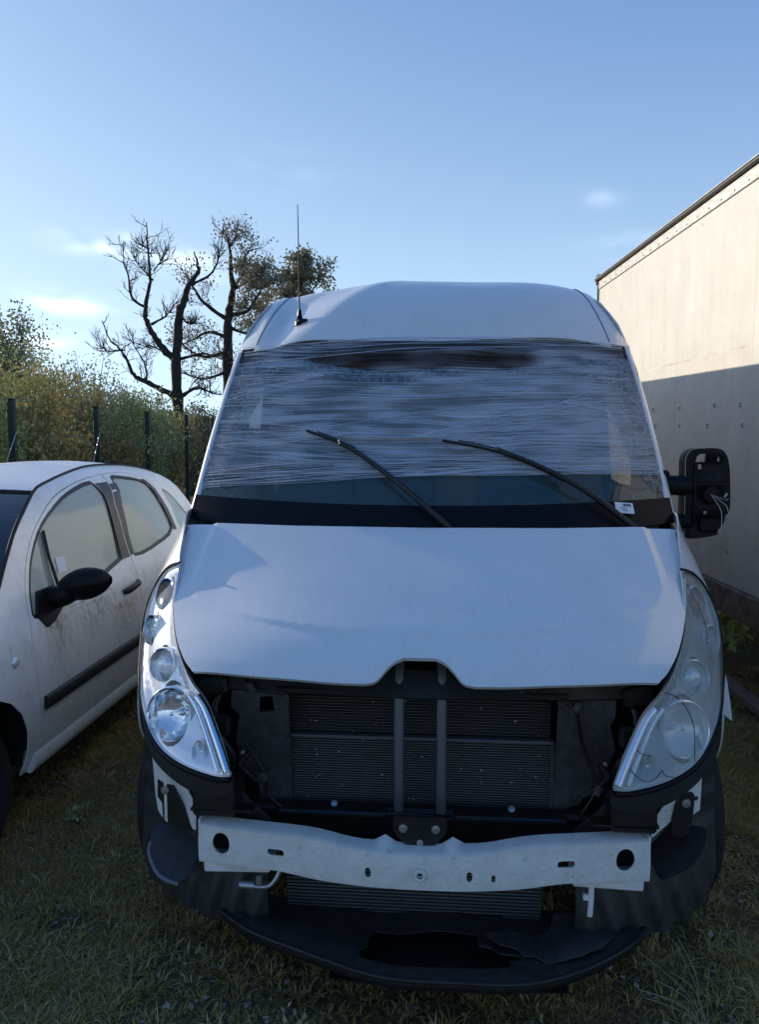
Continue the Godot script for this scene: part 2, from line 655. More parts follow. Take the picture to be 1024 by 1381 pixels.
	for a in [["grass_blade", 0.6], ["leaf", 0.7]]:
		var m := mat(a[0], Color.WHITE, 0.65)
		m.vertex_color_use_as_albedo = true
		m.backlight_enabled = true
		m.backlight = Color(1, 1, 1) * a[1]
		m.cull_mode = BaseMaterial3D.CULL_DISABLED
		m.metallic_specular = 0.08
	var pb := mat("pebble_stone", Color.WHITE, 0.85)
	pb.vertex_color_use_as_albedo = true
	var bark := mat("bark", lin(0.075, 0.062, 0.052), 0.95)
	bark.albedo_texture = tex(256, 256, func(x, y):
		var d := 0.75 + 0.5 * nb.get_noise_2d(x * 1.6, y * 0.35)
		return Color(d, d * 0.98, d * 0.94))
	bark.heightmap_enabled = true
	bark.heightmap_texture = bark.albedo_texture
	bark.heightmap_scale = 3.0
	triplanar(bark, Vector3.ONE * 0.8)
	mat("twig", lin(0.09, 0.075, 0.06), 0.9)
	mat("fence_green", lin(0.012, 0.035, 0.024), 0.5)
	mat("galvanised", lin(0.5, 0.5, 0.5), 0.4, 0.6)
	mat("timber", lin(0.20, 0.17, 0.14), 0.9)


# ---------------------------------------------------------------- the van's surfaces: u across, y up, t back from its nose
const SU := [0.3, 0.97, 0.6, 0.985, 0.75, 0.995, 0.88, 1.02, 1.0, 1.042, 1.1, 1.045, 1.2, 1.022, 1.35, 0.98, 1.7, 0.95, 2.07, 0.905, 2.2, 0.865, 2.32, 0.80, 2.39, 0.745]
const PU := [0.0, 0.0, 0.3, 0.3, 0.53, 0.53, 0.78, 0.76, 0.96, 0.885, 1.1, 0.95, 1.28, 0.985, 1.48, 1.0, 2.5, 1.0]
const PT := [0.0, 0.0, 0.3, 0.005, 0.53, 0.045, 0.78, 0.14, 0.96, 0.26, 1.1, 0.385, 1.28, 0.555, 1.48, 0.755, 2.5, 1.775]
const RK := [0.2, -0.02, 0.5, 0.0, 0.72, 0.01, 1.0, 0.2, 1.23, 0.385, 1.4, 0.52]
const BON := [0.06, 0.955, 0.10, 0.99, 0.14, 1.03, 0.22, 1.085, 0.35, 1.15, 0.55, 1.245, 0.8, 1.358, 1.0, 1.44]
const PR := [1.43, 2.10, 1.55, 2.24, 1.7, 2.36, 1.85, 2.435, 2.0, 2.465, 2.2, 2.48, 5.6, 2.48]
var tSU := PackedFloat64Array(SU)
var tPU := PackedFloat64Array(PU)
var tPT := PackedFloat64Array(PT)
var tRK := PackedFloat64Array(RK)
var tBON := PackedFloat64Array(BON)
var tPR := PackedFloat64Array(PR)


func su(y: float) -> float:
	return ci(tSU, y)


# the van's cross-section between two heights, drawn in by d
func across(y0: float, y1: float, d: float) -> PackedVector2Array:
	var o := PackedVector2Array()
	for i in 15:
		var y := lerpf(y0, y1, i / 14.0)
		o.append(Vector2(su(y) - d, y))
	o.append_array(flip(o))
	return o


func nose_off(p: Vector2, off: float) -> Vector3:
	var a := absf(p.x)
	var f := 1.0 - ss(1.2, 2.2, a)
	var u := ci(tPU, a) * su(p.y)
	var t := ci(tPT, a) + ci(tRK, p.y) * f
	# push inwards: mostly back at the front, mostly in at the side
	var w := ss(0.7, 1.5, a)
	u -= off * w
	t += off * (1.0 - w)
	return Vector3(u if p.x >= 0.0 else -u, p.y, -t)


func bonnet_s(p: Vector2) -> Vector3:
	var u := absf(p.x)
	var k := 0.30 * u * u * u * (1.0 - 0.7 * ss(0.35, 0.9, p.y))
	var y := ci(tBON, p.y - k)
	# raised middle with a soft swage that turns in towards the front
	var lim := 0.80 - 0.30 * pow(clampf((0.62 - p.y) / 0.36, 0, 1), 2.2)
	var front := 0.245 + 0.26 * pow(u / 0.8, 2.6)
	var inside := ss(lim + 0.006, lim - 0.010, u) * ss(front - 0.003, front + 0.011, p.y)
	y += 0.0065 * inside * (1.0 - 0.8 * ss(0.45, 0.70, u) * ss(0.75, 0.45, p.y))
	# shallow hollow along each flank of the raised middle
	y -= 0.0025 * exp(-pow((u - (lim - 0.085)) / 0.05, 2.0)) * ss(0.42, 0.55, p.y) * ss(0.85, 0.68, p.y)
	return Vector3(p.x, y, -p.y)


func wind_t(u: float, y: float) -> float:
	return 0.82 + (y - 1.33) * 0.80 + 0.22 * u * u + 0.05 * (y - 1.33) * (y - 2.1)


func roof_y(u: float, t: float) -> float:
	var a := absf(u)
	var y := ci(tPR, t - 0.08 * u * u) - lerpf(0.08, 0.06, ss(1.65, 1.95, t)) * pow(a / 0.745, 4.0)
	# the dent: the left front of the cap is pushed in, with a crease running down from the highest point
	var edge := ss(0.80, 0.66, a) * ss(1.46, 1.6, t)
	var c := u + 0.10 + (2.02 - t) * 0.85
	y -= (0.026 + 0.036 * ss(1.95, 1.72, t)) * minf(1.0, (sqrt(c * c + 0.0016) - c) / 0.60) * edge * ss(3.4, 2.3, t)
	y += 0.004 * exp(-c * c / 0.006) * edge * ss(2.6, 2.1, t)
	y -= 0.010 * exp(-pow((u - 0.25) / 0.25, 2.0)) * ss(1.7, 1.85, t) * ss(2.4, 2.0, t)
	return y


func build_van() -> void:
	var ya := atan(0.08)
	var R := Vector3(cos(ya), 0, sin(ya))
	var A := Vector3(sin(ya), 0, -cos(ya))
	var xf := Transform3D(Basis(R, Vector3.UP, -A), Vector3(0.103, 0, -2.0))
	var van := thing("damaged_van", "white high-roof van with its front bumper and grille missing and dented roof", "van", xf)
	var paint: Material = M["van_paint"]
	var F := Vector3(0, 0, 1)

	# bonnet

	var edge := spl2(P2([-0.045, 0.176, -0.068, 0.166, -0.088, 0.150, -0.113, 0.122, -0.132, 0.112, -0.16, 0.109]), 4)
	edge.append_array(spl2(P2([-0.16, 0.109, -0.286, 0.116, -0.486, 0.145, -0.66, 0.192, -0.69, 0.208, -0.728, 0.25, -0.775, 0.33, -0.827, 0.457, -0.862, 0.57, -0.889, 0.70, -0.900, 0.845]), 4).slice(1))
	edge.append_array(spl2(P2([-0.898, 0.845, -0.885, 0.86, -0.475, 0.805, 0, 0.79]), 4).slice(1))
	var outline := cat(edge, flip(edge).slice(1))
	outline = outline.slice(0, outline.size() - 1) if outline[0].distance_to(outline[outline.size() - 1]) < 0.001 else outline
	var b := MB.new()
	b.panel(bonnet_s, outline, Vector3(0, 1, 0.4), 0.014, 0.0125)
	put(b, "bonnet", paint, van)

	# headlamp outline on the nose surface (a, y)
	var inner := spl2(P2([0.905, 1.243, 0.852, 1.165, 0.789, 1.065, 0.738, 0.99, 0.692, 0.942, 0.655, 0.915, 0.622, 0.885, 0.570, 0.805, 0.537, 0.733]), 4)
	var low := spl2(P2([0.537, 0.733, 0.59, 0.727, 0.71, 0.737, 0.82, 0.762, 0.90, 0.795, 0.97, 0.84, 1.03, 0.90, 1.08, 1.0, 1.085, 1.08, 1.05, 1.165, 1.0, 1.212, 0.905, 1.243]), 4)
	var lampo := cat(inner, low.slice(1, low.size() - 1))

	# wings
	for s in [-1.0, 1.0]:
		b = MB.new()
		var w := PackedVector2Array()
		w.append_array(back(spl2(P2([0.915, 1.250, 1.008, 1.218, 1.058, 1.172, 1.094, 1.085, 1.09, 1.0, 1.075, 0.94]), 4)))
		w.append_array(spl2(P2([0.915, 1.250, 0.955, 1.285, 0.985, 1.32, 1.02, 1.358]), 3).slice(1))
		w.append_array(P2([1.10, 1.395, 1.25, 1.40, 1.50, 1.395, 1.885, 1.375, 1.90, 1.25, 1.93, 1.1, 1.965, 0.9, 1.99, 0.7, 1.995, 0.45, 1.98, 0.42]))
		for k in 9:
			var an := lerpf(0.25, 2.45, k / 8.0)
			w.append(Vector2(1.60 + 0.42 * cos(an), 0.35 + 0.42 * sin(an)))
		w.append_array(P2([1.16, 0.735, 1.10, 0.80]))
		var sgn: float = s
		b.panel(func(p): return nose_off(Vector2(p.x * sgn, p.y), 0.0), w, Vector3(s, 0.2, 0.5), 0.006, 0.05)
		put(b, "front_wing", paint, van)
		# gasket between wing and lamp
		b = MB.new()
		var g := []
		for p in spl2(P2([0.905, 1.251, 0.96, 1.238, 1.006, 1.217, 1.06, 1.172, 1.09, 1.09, 1.088, 1.0]), 4):
			g.append(nose_off(Vector2(p.x * s, p.y), -0.002))
		b.tube(g, 0.0045, 6)
		put(b, "lamp_gasket", M["matt_black"], van)
		# seam between bonnet and wing
		b = MB.new()
		g = []
		for p in spl2(P2([-0.70, 0.214, -0.728, 0.25, -0.774, 0.33, -0.826, 0.457, -0.861, 0.57, -0.891, 0.70, -0.906, 0.85]), 3):
			g.append(bonnet_s(Vector2(p.x * -s, p.y)) - Vector3(0, 0.016, 0))
		b.tube(g, 0.004, 5)
		put(b, "bonnet_seam", M["matt_black"], van)
		build_lamp(van, s, lampo, inner, low)

	# windscreen, cowl, frame
	var wf := func(p: Vector2): return Vector3(p.x, p.y, -wind_t(p.x, p.y))
	var wo := PackedVector2Array()
	for i in 13:
		var u := lerpf(-0.86, 0.86, i / 12.0)
		wo.append(Vector2(u, 1.345 + 0.03 * u * u))
	for i in 9:
		var y := lerpf(1.39, 2.06, i / 8.0)
		wo.append(Vector2(su(y) - 0.035, y))
	for i in 13:
		var u := lerpf(0.85, -0.85, i / 12.0)
		wo.append(Vector2(u, 2.115 - 0.05 * u * u))
	for i in 9:
		var y := lerpf(2.06, 1.39, i / 8.0)
		wo.append(Vector2(-su(y) + 0.035, y))
	# the glass with the hole broken out below its top edge
	var hole := spl2(P2([-0.54, 2.02, -0.42, 2.05, -0.1, 2.06, 0.2, 2.06, 0.52, 2.035, 0.46, 1.995, 0.26, 1.96, 0.05, 1.975, -0.15, 1.955, -0.30, 1.975]), 3, true)
	b = MB.new()
	b.panel(wf, wo, F, 0.0, 0.08, [hole])
	var ws := put(b, "windscreen", M["windscreen_glass"], van)
	var inn := func(p: Vector2): return Vector3(p.x, p.y, -wind_t(p.x, p.y) + 0.004)
	for s in [-1.0, 1.0]:
		b = MB.new()
		var o := spl2(P2([0.66, 2.04, 0.885, 2.05, 0.915, 1.80, 0.935, 1.55, 0.92, 1.47, 0.87, 1.50, 0.80, 1.62, 0.77, 1.75, 0.71, 1.90]), 3, true)
		if s < 0:
			o = flip(o)
		b.panel(inn, o, F, 0.0, 0.1)
		put(b, "shattered_glass", M["shattered_glass"], ws)
	b = MB.new()
	var ring := spl2(P2([-0.60, 2.02, -0.42, 2.085, -0.1, 2.092, 0.2, 2.09, 0.48, 2.06, 0.50, 1.98, 0.30, 1.91, 0.05, 1.93, -0.2, 1.91, -0.45, 1.95]), 3, true)
	b.panel(inn, ring, F, 0.0, 0.1, [hole])
	put(b, "shattered_glass", M["shattered_glass"], ws)
	b = MB.new()
	var cow := PackedVector2Array()
	for i in 15:
		var u := lerpf(-0.955, 0.955, i / 14.0)
		cow.append(Vector2(u, 1.325 + 0.04 * u * u))
	for i in 15:
		var u := lerpf(0.95, -0.95, i / 14.0)
		cow.append(Vector2(u, 1.432 + 0.022 * u * u))
	b.panel(func(p): return Vector3(p.x, p.y, -wind_t(p.x, p.y) + 0.012), cow, F, 0.008, 0.08)
	put(b, "cowl_panel", M["gloss_black"], van)
	# black band around the top of the glass
	b = MB.new()
	var bo := PackedVector2Array()
	for i in 13:
		var u := lerpf(-0.87, 0.87, i / 12.0)
		bo.append(Vector2(u, 2.062 - 0.05 * u * u))
	for i in 13:
		var u := lerpf(0.87, -0.87, i / 12.0)
		bo.append(Vector2(u, 2.125 - 0.05 * u * u))
	b.panel(func(p): return Vector3(p.x, p.y, -wind_t(p.x, p.y) + 0.006), bo, F, 0.006, 0.08)
	put(b, "windscreen_seal", M["matt_black"], van)
	# label behind the lower right corner
	var lb := Node3D.new()
	lb.name = "paper_label"
	var lu := 0.752
	var ly := 1.420
	lb.position = Vector3(lu, ly, -wind_t(lu, ly) + 0.028)
	lb.rotation = Vector3(-0.65, 0.25, -0.10)
	van.add_child(lb)
	b = MB.new()
	b.box(Vector3.ZERO, Vector3(0.072, 0.048, 0.0008))
	put(b, "sheet", M["paper"], lb)
	b = MB.new()
	for k in 9:
		b.box(Vector3(-0.004 + k * 0.0036, 0.013, 0.001), Vector3([0.0012, 0.0022, 0.0028][k % 3], 0.011, 0.0006))
	for k in 3:
		b.box(Vector3(-0.004 + 0.002 * k, 0.001 - k * 0.007, 0.001), Vector3(0.030 - 0.005 * k, 0.0016, 0.0006))
	put(b, "print", M["ink"], lb)

	# A-pillars and the side shells
	for s in [-1.0, 1.0]:
		b = MB.new()
		var rows := []
		for i in 15:
			var y := lerpf(1.37, 2.075, i / 14.0)
			var e: float = su(y)
			var t0 := wind_t(e - 0.035, y)
			rows.append([Vector3(s * (e - 0.037), y, -t0 + 0.001), Vector3(s * (e - 0.024), y, -t0 + 0.006), Vector3(s * (e - 0.008), y, -t0 - 0.012), Vector3(s * e, y, -t0 - 0.04), Vector3(s * e, y, -t0 - 0.11)])
		b.loft(rows, Vector3(s, 0, 0.6))
		put(b, "windscreen_pillar", paint, van)
		var so := PackedVector2Array()
		so.append_array(P2([5.45, 0.42, 5.45, 2.42, 2.4, 2.42, 1.96, 2.388]))
		so.append_array(P2([1.81, 2.32, 1.70, 2.2, 1.645, 2.075]))
		for i in 12:
			var y := lerpf(2.07, 1.385, i / 11.0)
			so.append(Vector2(wind_t(su(y) - 0.035, y) + 0.105, y))
		so.append_array(P2([1.284, 1.38, 1.284, 0.42, 4.05, 0.42]))
		for k in 9:
			var an := PI - PI * k / 8.0
			so.append(Vector2(4.48 + 0.40 * cos(an), 0.44 + 0.36 * sin(an)))
		var sgn: float = s
		var sf := func(p: Vector2): return Vector3(sgn * (su(p.y) if p.x < 99 else 0.0), p.y, -p.x)
		var win := spl2(P2([1.50, 1.46, 1.62, 1.60, 1.80, 1.83, 1.93, 1.97, 2.05, 2.0, 2.24, 1.99, 2.27, 1.9, 2.27, 1.52, 2.22, 1.45, 1.9, 1.44]), 3, true)
		b = MB.new()
		b.panel(sf, so, Vector3(s, 0.1, 0), 0.006, 0.16, [win])
		put(b, "side_shell", paint, van)
		b = MB.new()
		b.panel(func(p): return Vector3(sgn * (su(p.y) - 0.012), p.y, -p.x), win, Vector3(s, 0, 0), 0.0, 0.2)
		var dw := put(b, "door_window", M["door_glass"], van)
		b = MB.new()
		var wl := []
		for p in win:
			wl.append(Vector3(s * (su(p.y) - 0.002), p.y, -p.x))
		wl.append(wl[0])
		b.tube(wl, 0.009, 5, false)
		put(b, "window_seal", M["matt_black"], dw)
		# door shut lines and mouldings
		for t in [1.284, 2.36, 3.6]:
			b = MB.new()
			var l := []
			for i in 16:
				var y := lerpf(0.45, 1.42 if t < 1.3 else 2.2, i / 15.0)
				l.append(Vector3(s * (su(y) + 0.0005), y, -t))
			b.tube(l, 0.003, 4)
			put(b, "door_shut_line", M["matt_black"], van)
		for q in [[1.82, 1.0], [3.2, 1.62]]:
			b = MB.new()
			b.box(Vector3(s * 1.03, 0.66, -q[0]), Vector3(0.03, 0.14, q[1]), Basis.IDENTITY, 0.012)
			put(b, "side_moulding", M["car_trim"], van)
		b = MB.new()
		b.box(Vector3(s * 1.045, 1.22, -2.2), Vector3(0.035, 0.05, 0.2), Basis.IDENTITY, 0.012)
		put(b, "door_handle", M["car_trim"], van)
		# wheels
		for t in [0.89, 4.48]:
			build_wheel(van, Vector3(s * 0.93, 0.335, -t), 0.335, 0.2, s)
	# roof
	var ro := PackedVector2Array()
	for i in 17:
		var u := lerpf(-0.89, 0.89, i / 16.0)
		ro.append(Vector2(u, 1.432 + 0.185 * u * u))
	ro.append_array(P2([0.905, 1.64, 0.865, 1.70, 0.80, 1.82, 0.745, 1.95, 0.745, 5.45, -0.745, 5.45, -0.745, 1.95, -0.80, 1.82, -0.865, 1.70, -0.905, 1.64]))
	b = MB.new()
	b.panel(func(p): return Vector3(p.x, roof_y(p.x, p.y), -p.y), ro, Vector3(0, 1, 0.3), 0.008, 0.022)
	var roof := put(b, "roof", paint, van)
	for s in [-1.0, 1.0]:
		b = MB.new()
		var l := []
		for p in spl2(P2([0.80, 1.575, 0.775, 1.68, 0.745, 1.80, 0.715, 1.92, 0.70, 2.05, 0.70, 3.0]), 4):
			l.append(Vector3(s * p.x, roof_y(p.x * s, p.y) + 0.001, -p.y))
		b.tube(l, 0.0035, 5)
		put(b, "roof_seam", M["roof_sealant"], roof)
	b = MB.new()
	b.panel(func(p): return Vector3(p.x, p.y, -5.44), across(0.42, 2.44, 0.006), Vector3(0, 0, -1), 0.03, 0.4)
	put(b, "rear_door", paint, van)
	b = MB.new()
	b.box(Vector3(0, 0.40, -3.3), Vector3(1.85, 0.06, 4.2))
	put(b, "floor_pan", M["matt_black"], van)
	# torn lower tip of the right wing
	b = MB.new()
	b.loft([[Vector3(1.010, 0.90, -0.60), Vector3(1.008, 0.82, -0.60), Vector3(1.006, 0.765, -0.60)], [Vector3(1.018, 0.87, -0.60), Vector3(1.026, 0.79, -0.60), Vector3(1.030, 0.745, -0.61)], [Vector3(1.020, 0.865, -0.605), Vector3(1.034, 0.79, -0.605), Vector3(1.047, 0.733, -0.62)]], Vector3(0.4, 0, 1))
	put(b, "torn_wing_tip", paint, van)
	# aerial
	var an := MB.new()
	var ay := roof_y(-0.607, 1.63)
	an.lathe([Vector2(0, 0.062), Vector2(0.008, 0.06), Vector2(0.012, 0.03), Vector2(0.021, 0.005), Vector2(0.024, -0.012), Vector2(0, -0.012)], Vector3(-0.607, ay, -1.63), Basis(Vector3.RIGHT, Vector3.FORWARD, Vector3.UP), 12)
	an.box(Vector3(-0.59, ay + 0.006, -1.625), Vector3(0.05, 0.022, 0.04), Basis.IDENTITY, 0.008)
	var ab := put(an, "aerial", M["gloss_black"], van)
	an = MB.new()
	an.tube([Vector3(-0.607, ay + 0.05, -1.63), Vector3(-0.609, ay + 0.3, -1.632), Vector3(-0.613, ay + 0.535, -1.638)], [0.0035, 0.003, 0.002], 6)
	put(an, "whip", M["matt_black"], ab)
	build_cab(van)
	build_front(van)
	build_mirror(van)
	build_wipers(van)
	build_film(xf)


func build_lamp(van: Node3D, s: float, lampo: PackedVector2Array, inner: PackedVector2Array, low: PackedVector2Array) -> void:
	var left := s < 0
	var lamp := Node3D.new()
	lamp.name = "headlamp"
	van.add_child(lamp, true)
	lamp.set_meta("label", "clear bright headlamp" if left else "clouded headlamp with cracked lens")
	var hint := Vector3(s, 0.3, 1.0)
	var on := func(p: Vector2, off: float): return nose_off(Vector2(p.x * s, p.y), off)
	var b := MB.new()
	b.panel(func(p): return on.call(p, 0.0), lampo, hint, 0.0, 0.05)
	put(b, "lens", M["lens_clear"] if left else M["lens_fogged"], lamp)
	var bowls := [[0.938, 1.146, 0.034, 0.052, 0], [0.975, 1.035, 0.029, 0.048, 1], [0.842, 0.960, 0.045, 0.050, 2], [0.782, 0.842, 0.074, 0.078, 3], [0.655, 0.768, 0.020, 0.034, 1]]
	# reflector shell behind, dished
	var holes: Array = []
	for q in bowls:
		if q[2] > 0.025:
			holes.append(disc2(Vector2(q[0], q[1]), q[2] * 1.02, q[3] * 1.02, 20))
	b = MB.new()
	b.panel(func(p):
		var near := 1.0
		for i in lampo.size():
			near = minf(near, p.distance_to(Geometry2D.get_closest_point_to_segment(p, lampo[i], lampo[(i + 1) % lampo.size()])))
		var d := 0.014 + (0.030 + 0.006 * sin(p.y * 22.0 + p.x * 9.0)) * ss(0.0, 0.055, near)
		return on.call(p, d), lampo, hint, 0.002, 0.02, holes)
	put(b, "reflector_shell", M["lamp_silver"] if left else M["lamp_grey"], lamp)
	# side wall of the lamp
	b = MB.new()
	var r0 := []
	var r1 := []
	for p in lampo:
		r0.append(on.call(p, 0.001))
		r1.append(on.call(p, 0.018))
	r0.append(r0[0])
	r1.append(r1[0])
	b.loft([r0, r1], Vector3.ZERO)
	fix_out(b, on.call(Vector2(0.85, 0.95), 0.03))
	put(b, "housing", M["lamp_silver"], lamp)
	# bowls: indicator, side lamp, dipped and main beams
	for q in bowls:
		var c := Vector2(q[0], q[1])
		var at: Vector3 = on.call(c, 0.022)
		var nn := b.nrm(func(p): return on.call(p, 0.0), c, hint)
		var z := (nn * 0.45 + Vector3(0, 0.0, 1) * 0.55).normalized()
		var x := Vector3.UP.cross(z).normalized()
		var bs := Basis(x, z.cross(x), z)
		b = MB.new()
		var rx: float = q[2]
		var sq := Vector2(1.0, q[3] / q[2])
		var prof := [Vector2(rx * 1.12, -0.03), Vector2(rx * 1.09, 0.002), Vector2(rx * 1.04, 0.006), Vector2(rx, 0.003)]
		for k in 8:
			var an := PI / 2 * (k + 1) / 8.0
			prof.append(Vector2(rx * cos(an), 0.004 - 0.055 * sin(an)))
		b.lathe(prof, at, bs, 28, sq)
		var bowl := put(b, "reflector_bowl", M["chrome"] if left else M["lamp_silver"], lamp)
		b = MB.new()
		if q[4] == 0:
			b.lathe([Vector2(0, 0.0), Vector2(0.013, -0.006), Vector2(0.019, -0.022), Vector2(0.016, -0.05)], at, bs, 14, Vector2(1, 1.5))
			put(b, "bulb", M["amber_bulb"], bowl)
		elif q[4] == 2:
			b.lathe([Vector2(0, 0.002), Vector2(0.016, -0.001), Vector2(0.028, -0.010), Vector2(0.034, -0.024), Vector2(0.036, -0.05)], at, bs, 20)
			put(b, "projector_glass", M["lamp_silver"], bowl)
		else:
			b.lathe([Vector2(0, -0.005), Vector2(0.007, -0.009), Vector2(0.0095, -0.02), Vector2(0.0095, -0.055)], at, bs, 12)
			put(b, "bulb_shield", M["chrome"], bowl)
	# ribbed chrome strip along the inner edge
	b = MB.new()
	var l0 := []
	var l1 := []
	for p in spl2(P2([0.665, 0.905, 0.63, 0.875, 0.585, 0.805, 0.55, 0.74]), 5):
		l0.append(on.call(p, 0.004))
		l1.append(on.call(p + Vector2(0.032, -0.004), 0.012))
	b.tube(l0, 0.016, 8, true, 0.8)
	put(b, "chrome_strip", M["chrome"] if left else M["lamp_silver"], lamp)
	b = MB.new()
	b.tube(l1, 0.011, 8, true, 0.8)
	put(b, "chrome_strip", M["chrome"] if left else M["lamp_silver"], lamp)
	# dark rim under the lamp
	b = MB.new()
	var l2 := []
	for p in low.slice(0, 30):
		l2.append(on.call(p + Vector2(0.004, -0.010), 0.004))
	b.tube(l2, 0.008, 6, true, 0.9)
	put(b, "lower_rim", M["gloss_black"], lamp)
	if not left:
		for c in [[0.70, 0.945, 0.745, 0.93, 0.79, 0.89, 0.815, 0.84, 0.815, 0.765], [0.60, 0.832, 0.622, 0.81, 0.655, 0.803], [0.575, 0.79, 0.60, 0.765, 0.635, 0.745, 0.665, 0.748, 0.69, 0.765, 0.70, 0.752, 0.735, 0.742], [0.905, 1.2, 0.93, 1.1, 0.92, 1.04]]:
			b = MB.new()
			var l := []
			for p in spl2(P2(c), 4):
				l.append(on.call(p, -0.001))
			b.tube(l, 0.0011, 4)
			put(b, "lens_crack", M["ink"], lamp)


func build_wheel(parent: Node3D, at: Vector3, r: float, w: float, s: float) -> Node3D:
	var wh := Node3D.new()
	wh.name = "wheel"
	wh.position = at
	parent.add_child(wh, true)
	var bs := Basis(Vector3(0, 0, -s), Vector3.UP, Vector3(s, 0, 0))
	var b := MB.new()
	var h := w * 0.5
	b.lathe([Vector2(r * 0.60, -h * 0.8), Vector2(r * 0.75, -h), Vector2(r * 0.93, -h * 0.96), Vector2(r * 0.985, -h * 0.8), Vector2(r, -h * 0.4), Vector2(r, h * 0.4), Vector2(r * 0.985, h * 0.8), Vector2(r * 0.93, h * 0.96), Vector2(r * 0.75, h), Vector2(r * 0.60, h * 0.8)], Vector3.ZERO, bs, 40)
	for k in 4:
		var x := lerpf(-0.55, 0.55, k / 3.0) * h
		b.lathe([Vector2(r * 1.004, x - 0.004), Vector2(r * 1.006, x + h * 0.22), Vector2(r * 0.99, x + h * 0.24)], Vector3.ZERO, bs, 40)
	put(b, "tyre", M["rubber"], wh)
	b = MB.new()
	b.lathe([Vector2(r * 0.61, h * 0.78), Vector2(r * 0.57, h * 0.8), Vector2(r * 0.54, h * 0.5), Vector2(r * 0.3, h * 0.35), Vector2(r * 0.25, h * 0.55), Vector2(0, h * 0.58)], Vector3.ZERO, bs, 32)
	b.lathe([Vector2(r * 0.60, -h * 0.8), Vector2(0, -h * 0.5)], Vector3.ZERO, bs, 20)
	put(b, "rim", M["dark_steel"], wh)
	return wh


func build_cab(van: Node3D) -> void:
	var b := MB.new()
	# dashboard
	var rows := []
	for i in 13:
		var u := lerpf(-0.92, 0.92, i / 12.0)
		var c := 0.20 * u * u
		rows.append([Vector3(u, 1.30, -0.93 - c), Vector3(u, 1.36, -1.0 - c), Vector3(u, 1.39, -1.18 - c * 0.7), Vector3(u, 1.37 + 0.03 * exp(-pow((u - 0.45) / 0.2, 2)), -1.36 - c * 0.4), Vector3(u, 1.28, -1.46), Vector3(u, 0.85, -1.36)])
	b.loft(rows, Vector3(0, 1, -0.2))
	put(b, "dashboard", M["interior"], van)
	b = MB.new()
	var cx := Vector3(0.45, 1.28, -1.58)
	var l := []
	for k in 25:
		var a := TAU * k / 24.0
		l.append(cx + Vector3(cos(a) * 0.2, sin(a) * 0.16, -sin(a) * 0.12))
	b.tube(l, 0.015, 6, false)
	b.box(cx + Vector3(0, -0.01, 0.02), Vector3(0.16, 0.10, 0.05), Basis.IDENTITY, 0.02)
	b.box(cx + Vector3(0, -0.01, 0.02), Vector3(0.38, 0.03, 0.03), Basis.IDENTITY, 0.01)
	put(b, "steering_wheel", M["matt_black"], van)
	for u in [-0.62, -0.18, 0.45]:
		b = MB.new()
		var bs := Basis(Vector3.RIGHT, -0.2)
		b.box(Vector3(u, 1.30, -2.02), Vector3(0.42, 0.66, 0.13), bs, 0.05)
		b.box(Vector3(u, 0.93, -1.76), Vector3(0.44, 0.14, 0.5), Basis.IDENTITY, 0.04)
		b.box(Vector3(u, 1.735, -2.11), Vector3(0.27, 0.17, 0.09), bs, 0.035)
		put(b, "seat", M["seat_cloth"], van)
	b = MB.new()
	b.panel(func(p): return Vector3(p.x, p.y, -2.33), across(0.45, 2.40, 0.03), Vector3(0, 0, 1), 0.03, 0.4)
	put(b, "bulkhead", M["brown_board"], van)
	b = MB.new()
	b.box(Vector3(-0.155, 1.679, -1.22), Vector3(0.37, 0.020, 0.05), Basis(Vector3.BACK, -0.01), 0.005)
	put(b, "wood_strip", M["wood_strip"], van)
	b = MB.new()
	b.panel(func(p): return Vector3(p.x, minf(2.13 + 0.02 * sin(p.x * 7.0), 2.06 + (p.y - 1.46) * 0.3), -p.y), rect2(-0.86, 1.66, 0.86, 2.33), Vector3.DOWN, 0.004, 0.1)
	put(b, "headliner", M["headliner"], van)
	b = MB.new()
	b.box(Vector3(0, 0.72, -1.75), Vector3(1.8, 0.05, 1.2))
	b.box(Vector3(0, 0.95, -1.0), Vector3(1.7, 0.7, 0.04))
	put(b, "cab_floor", M["matt_black"], van)


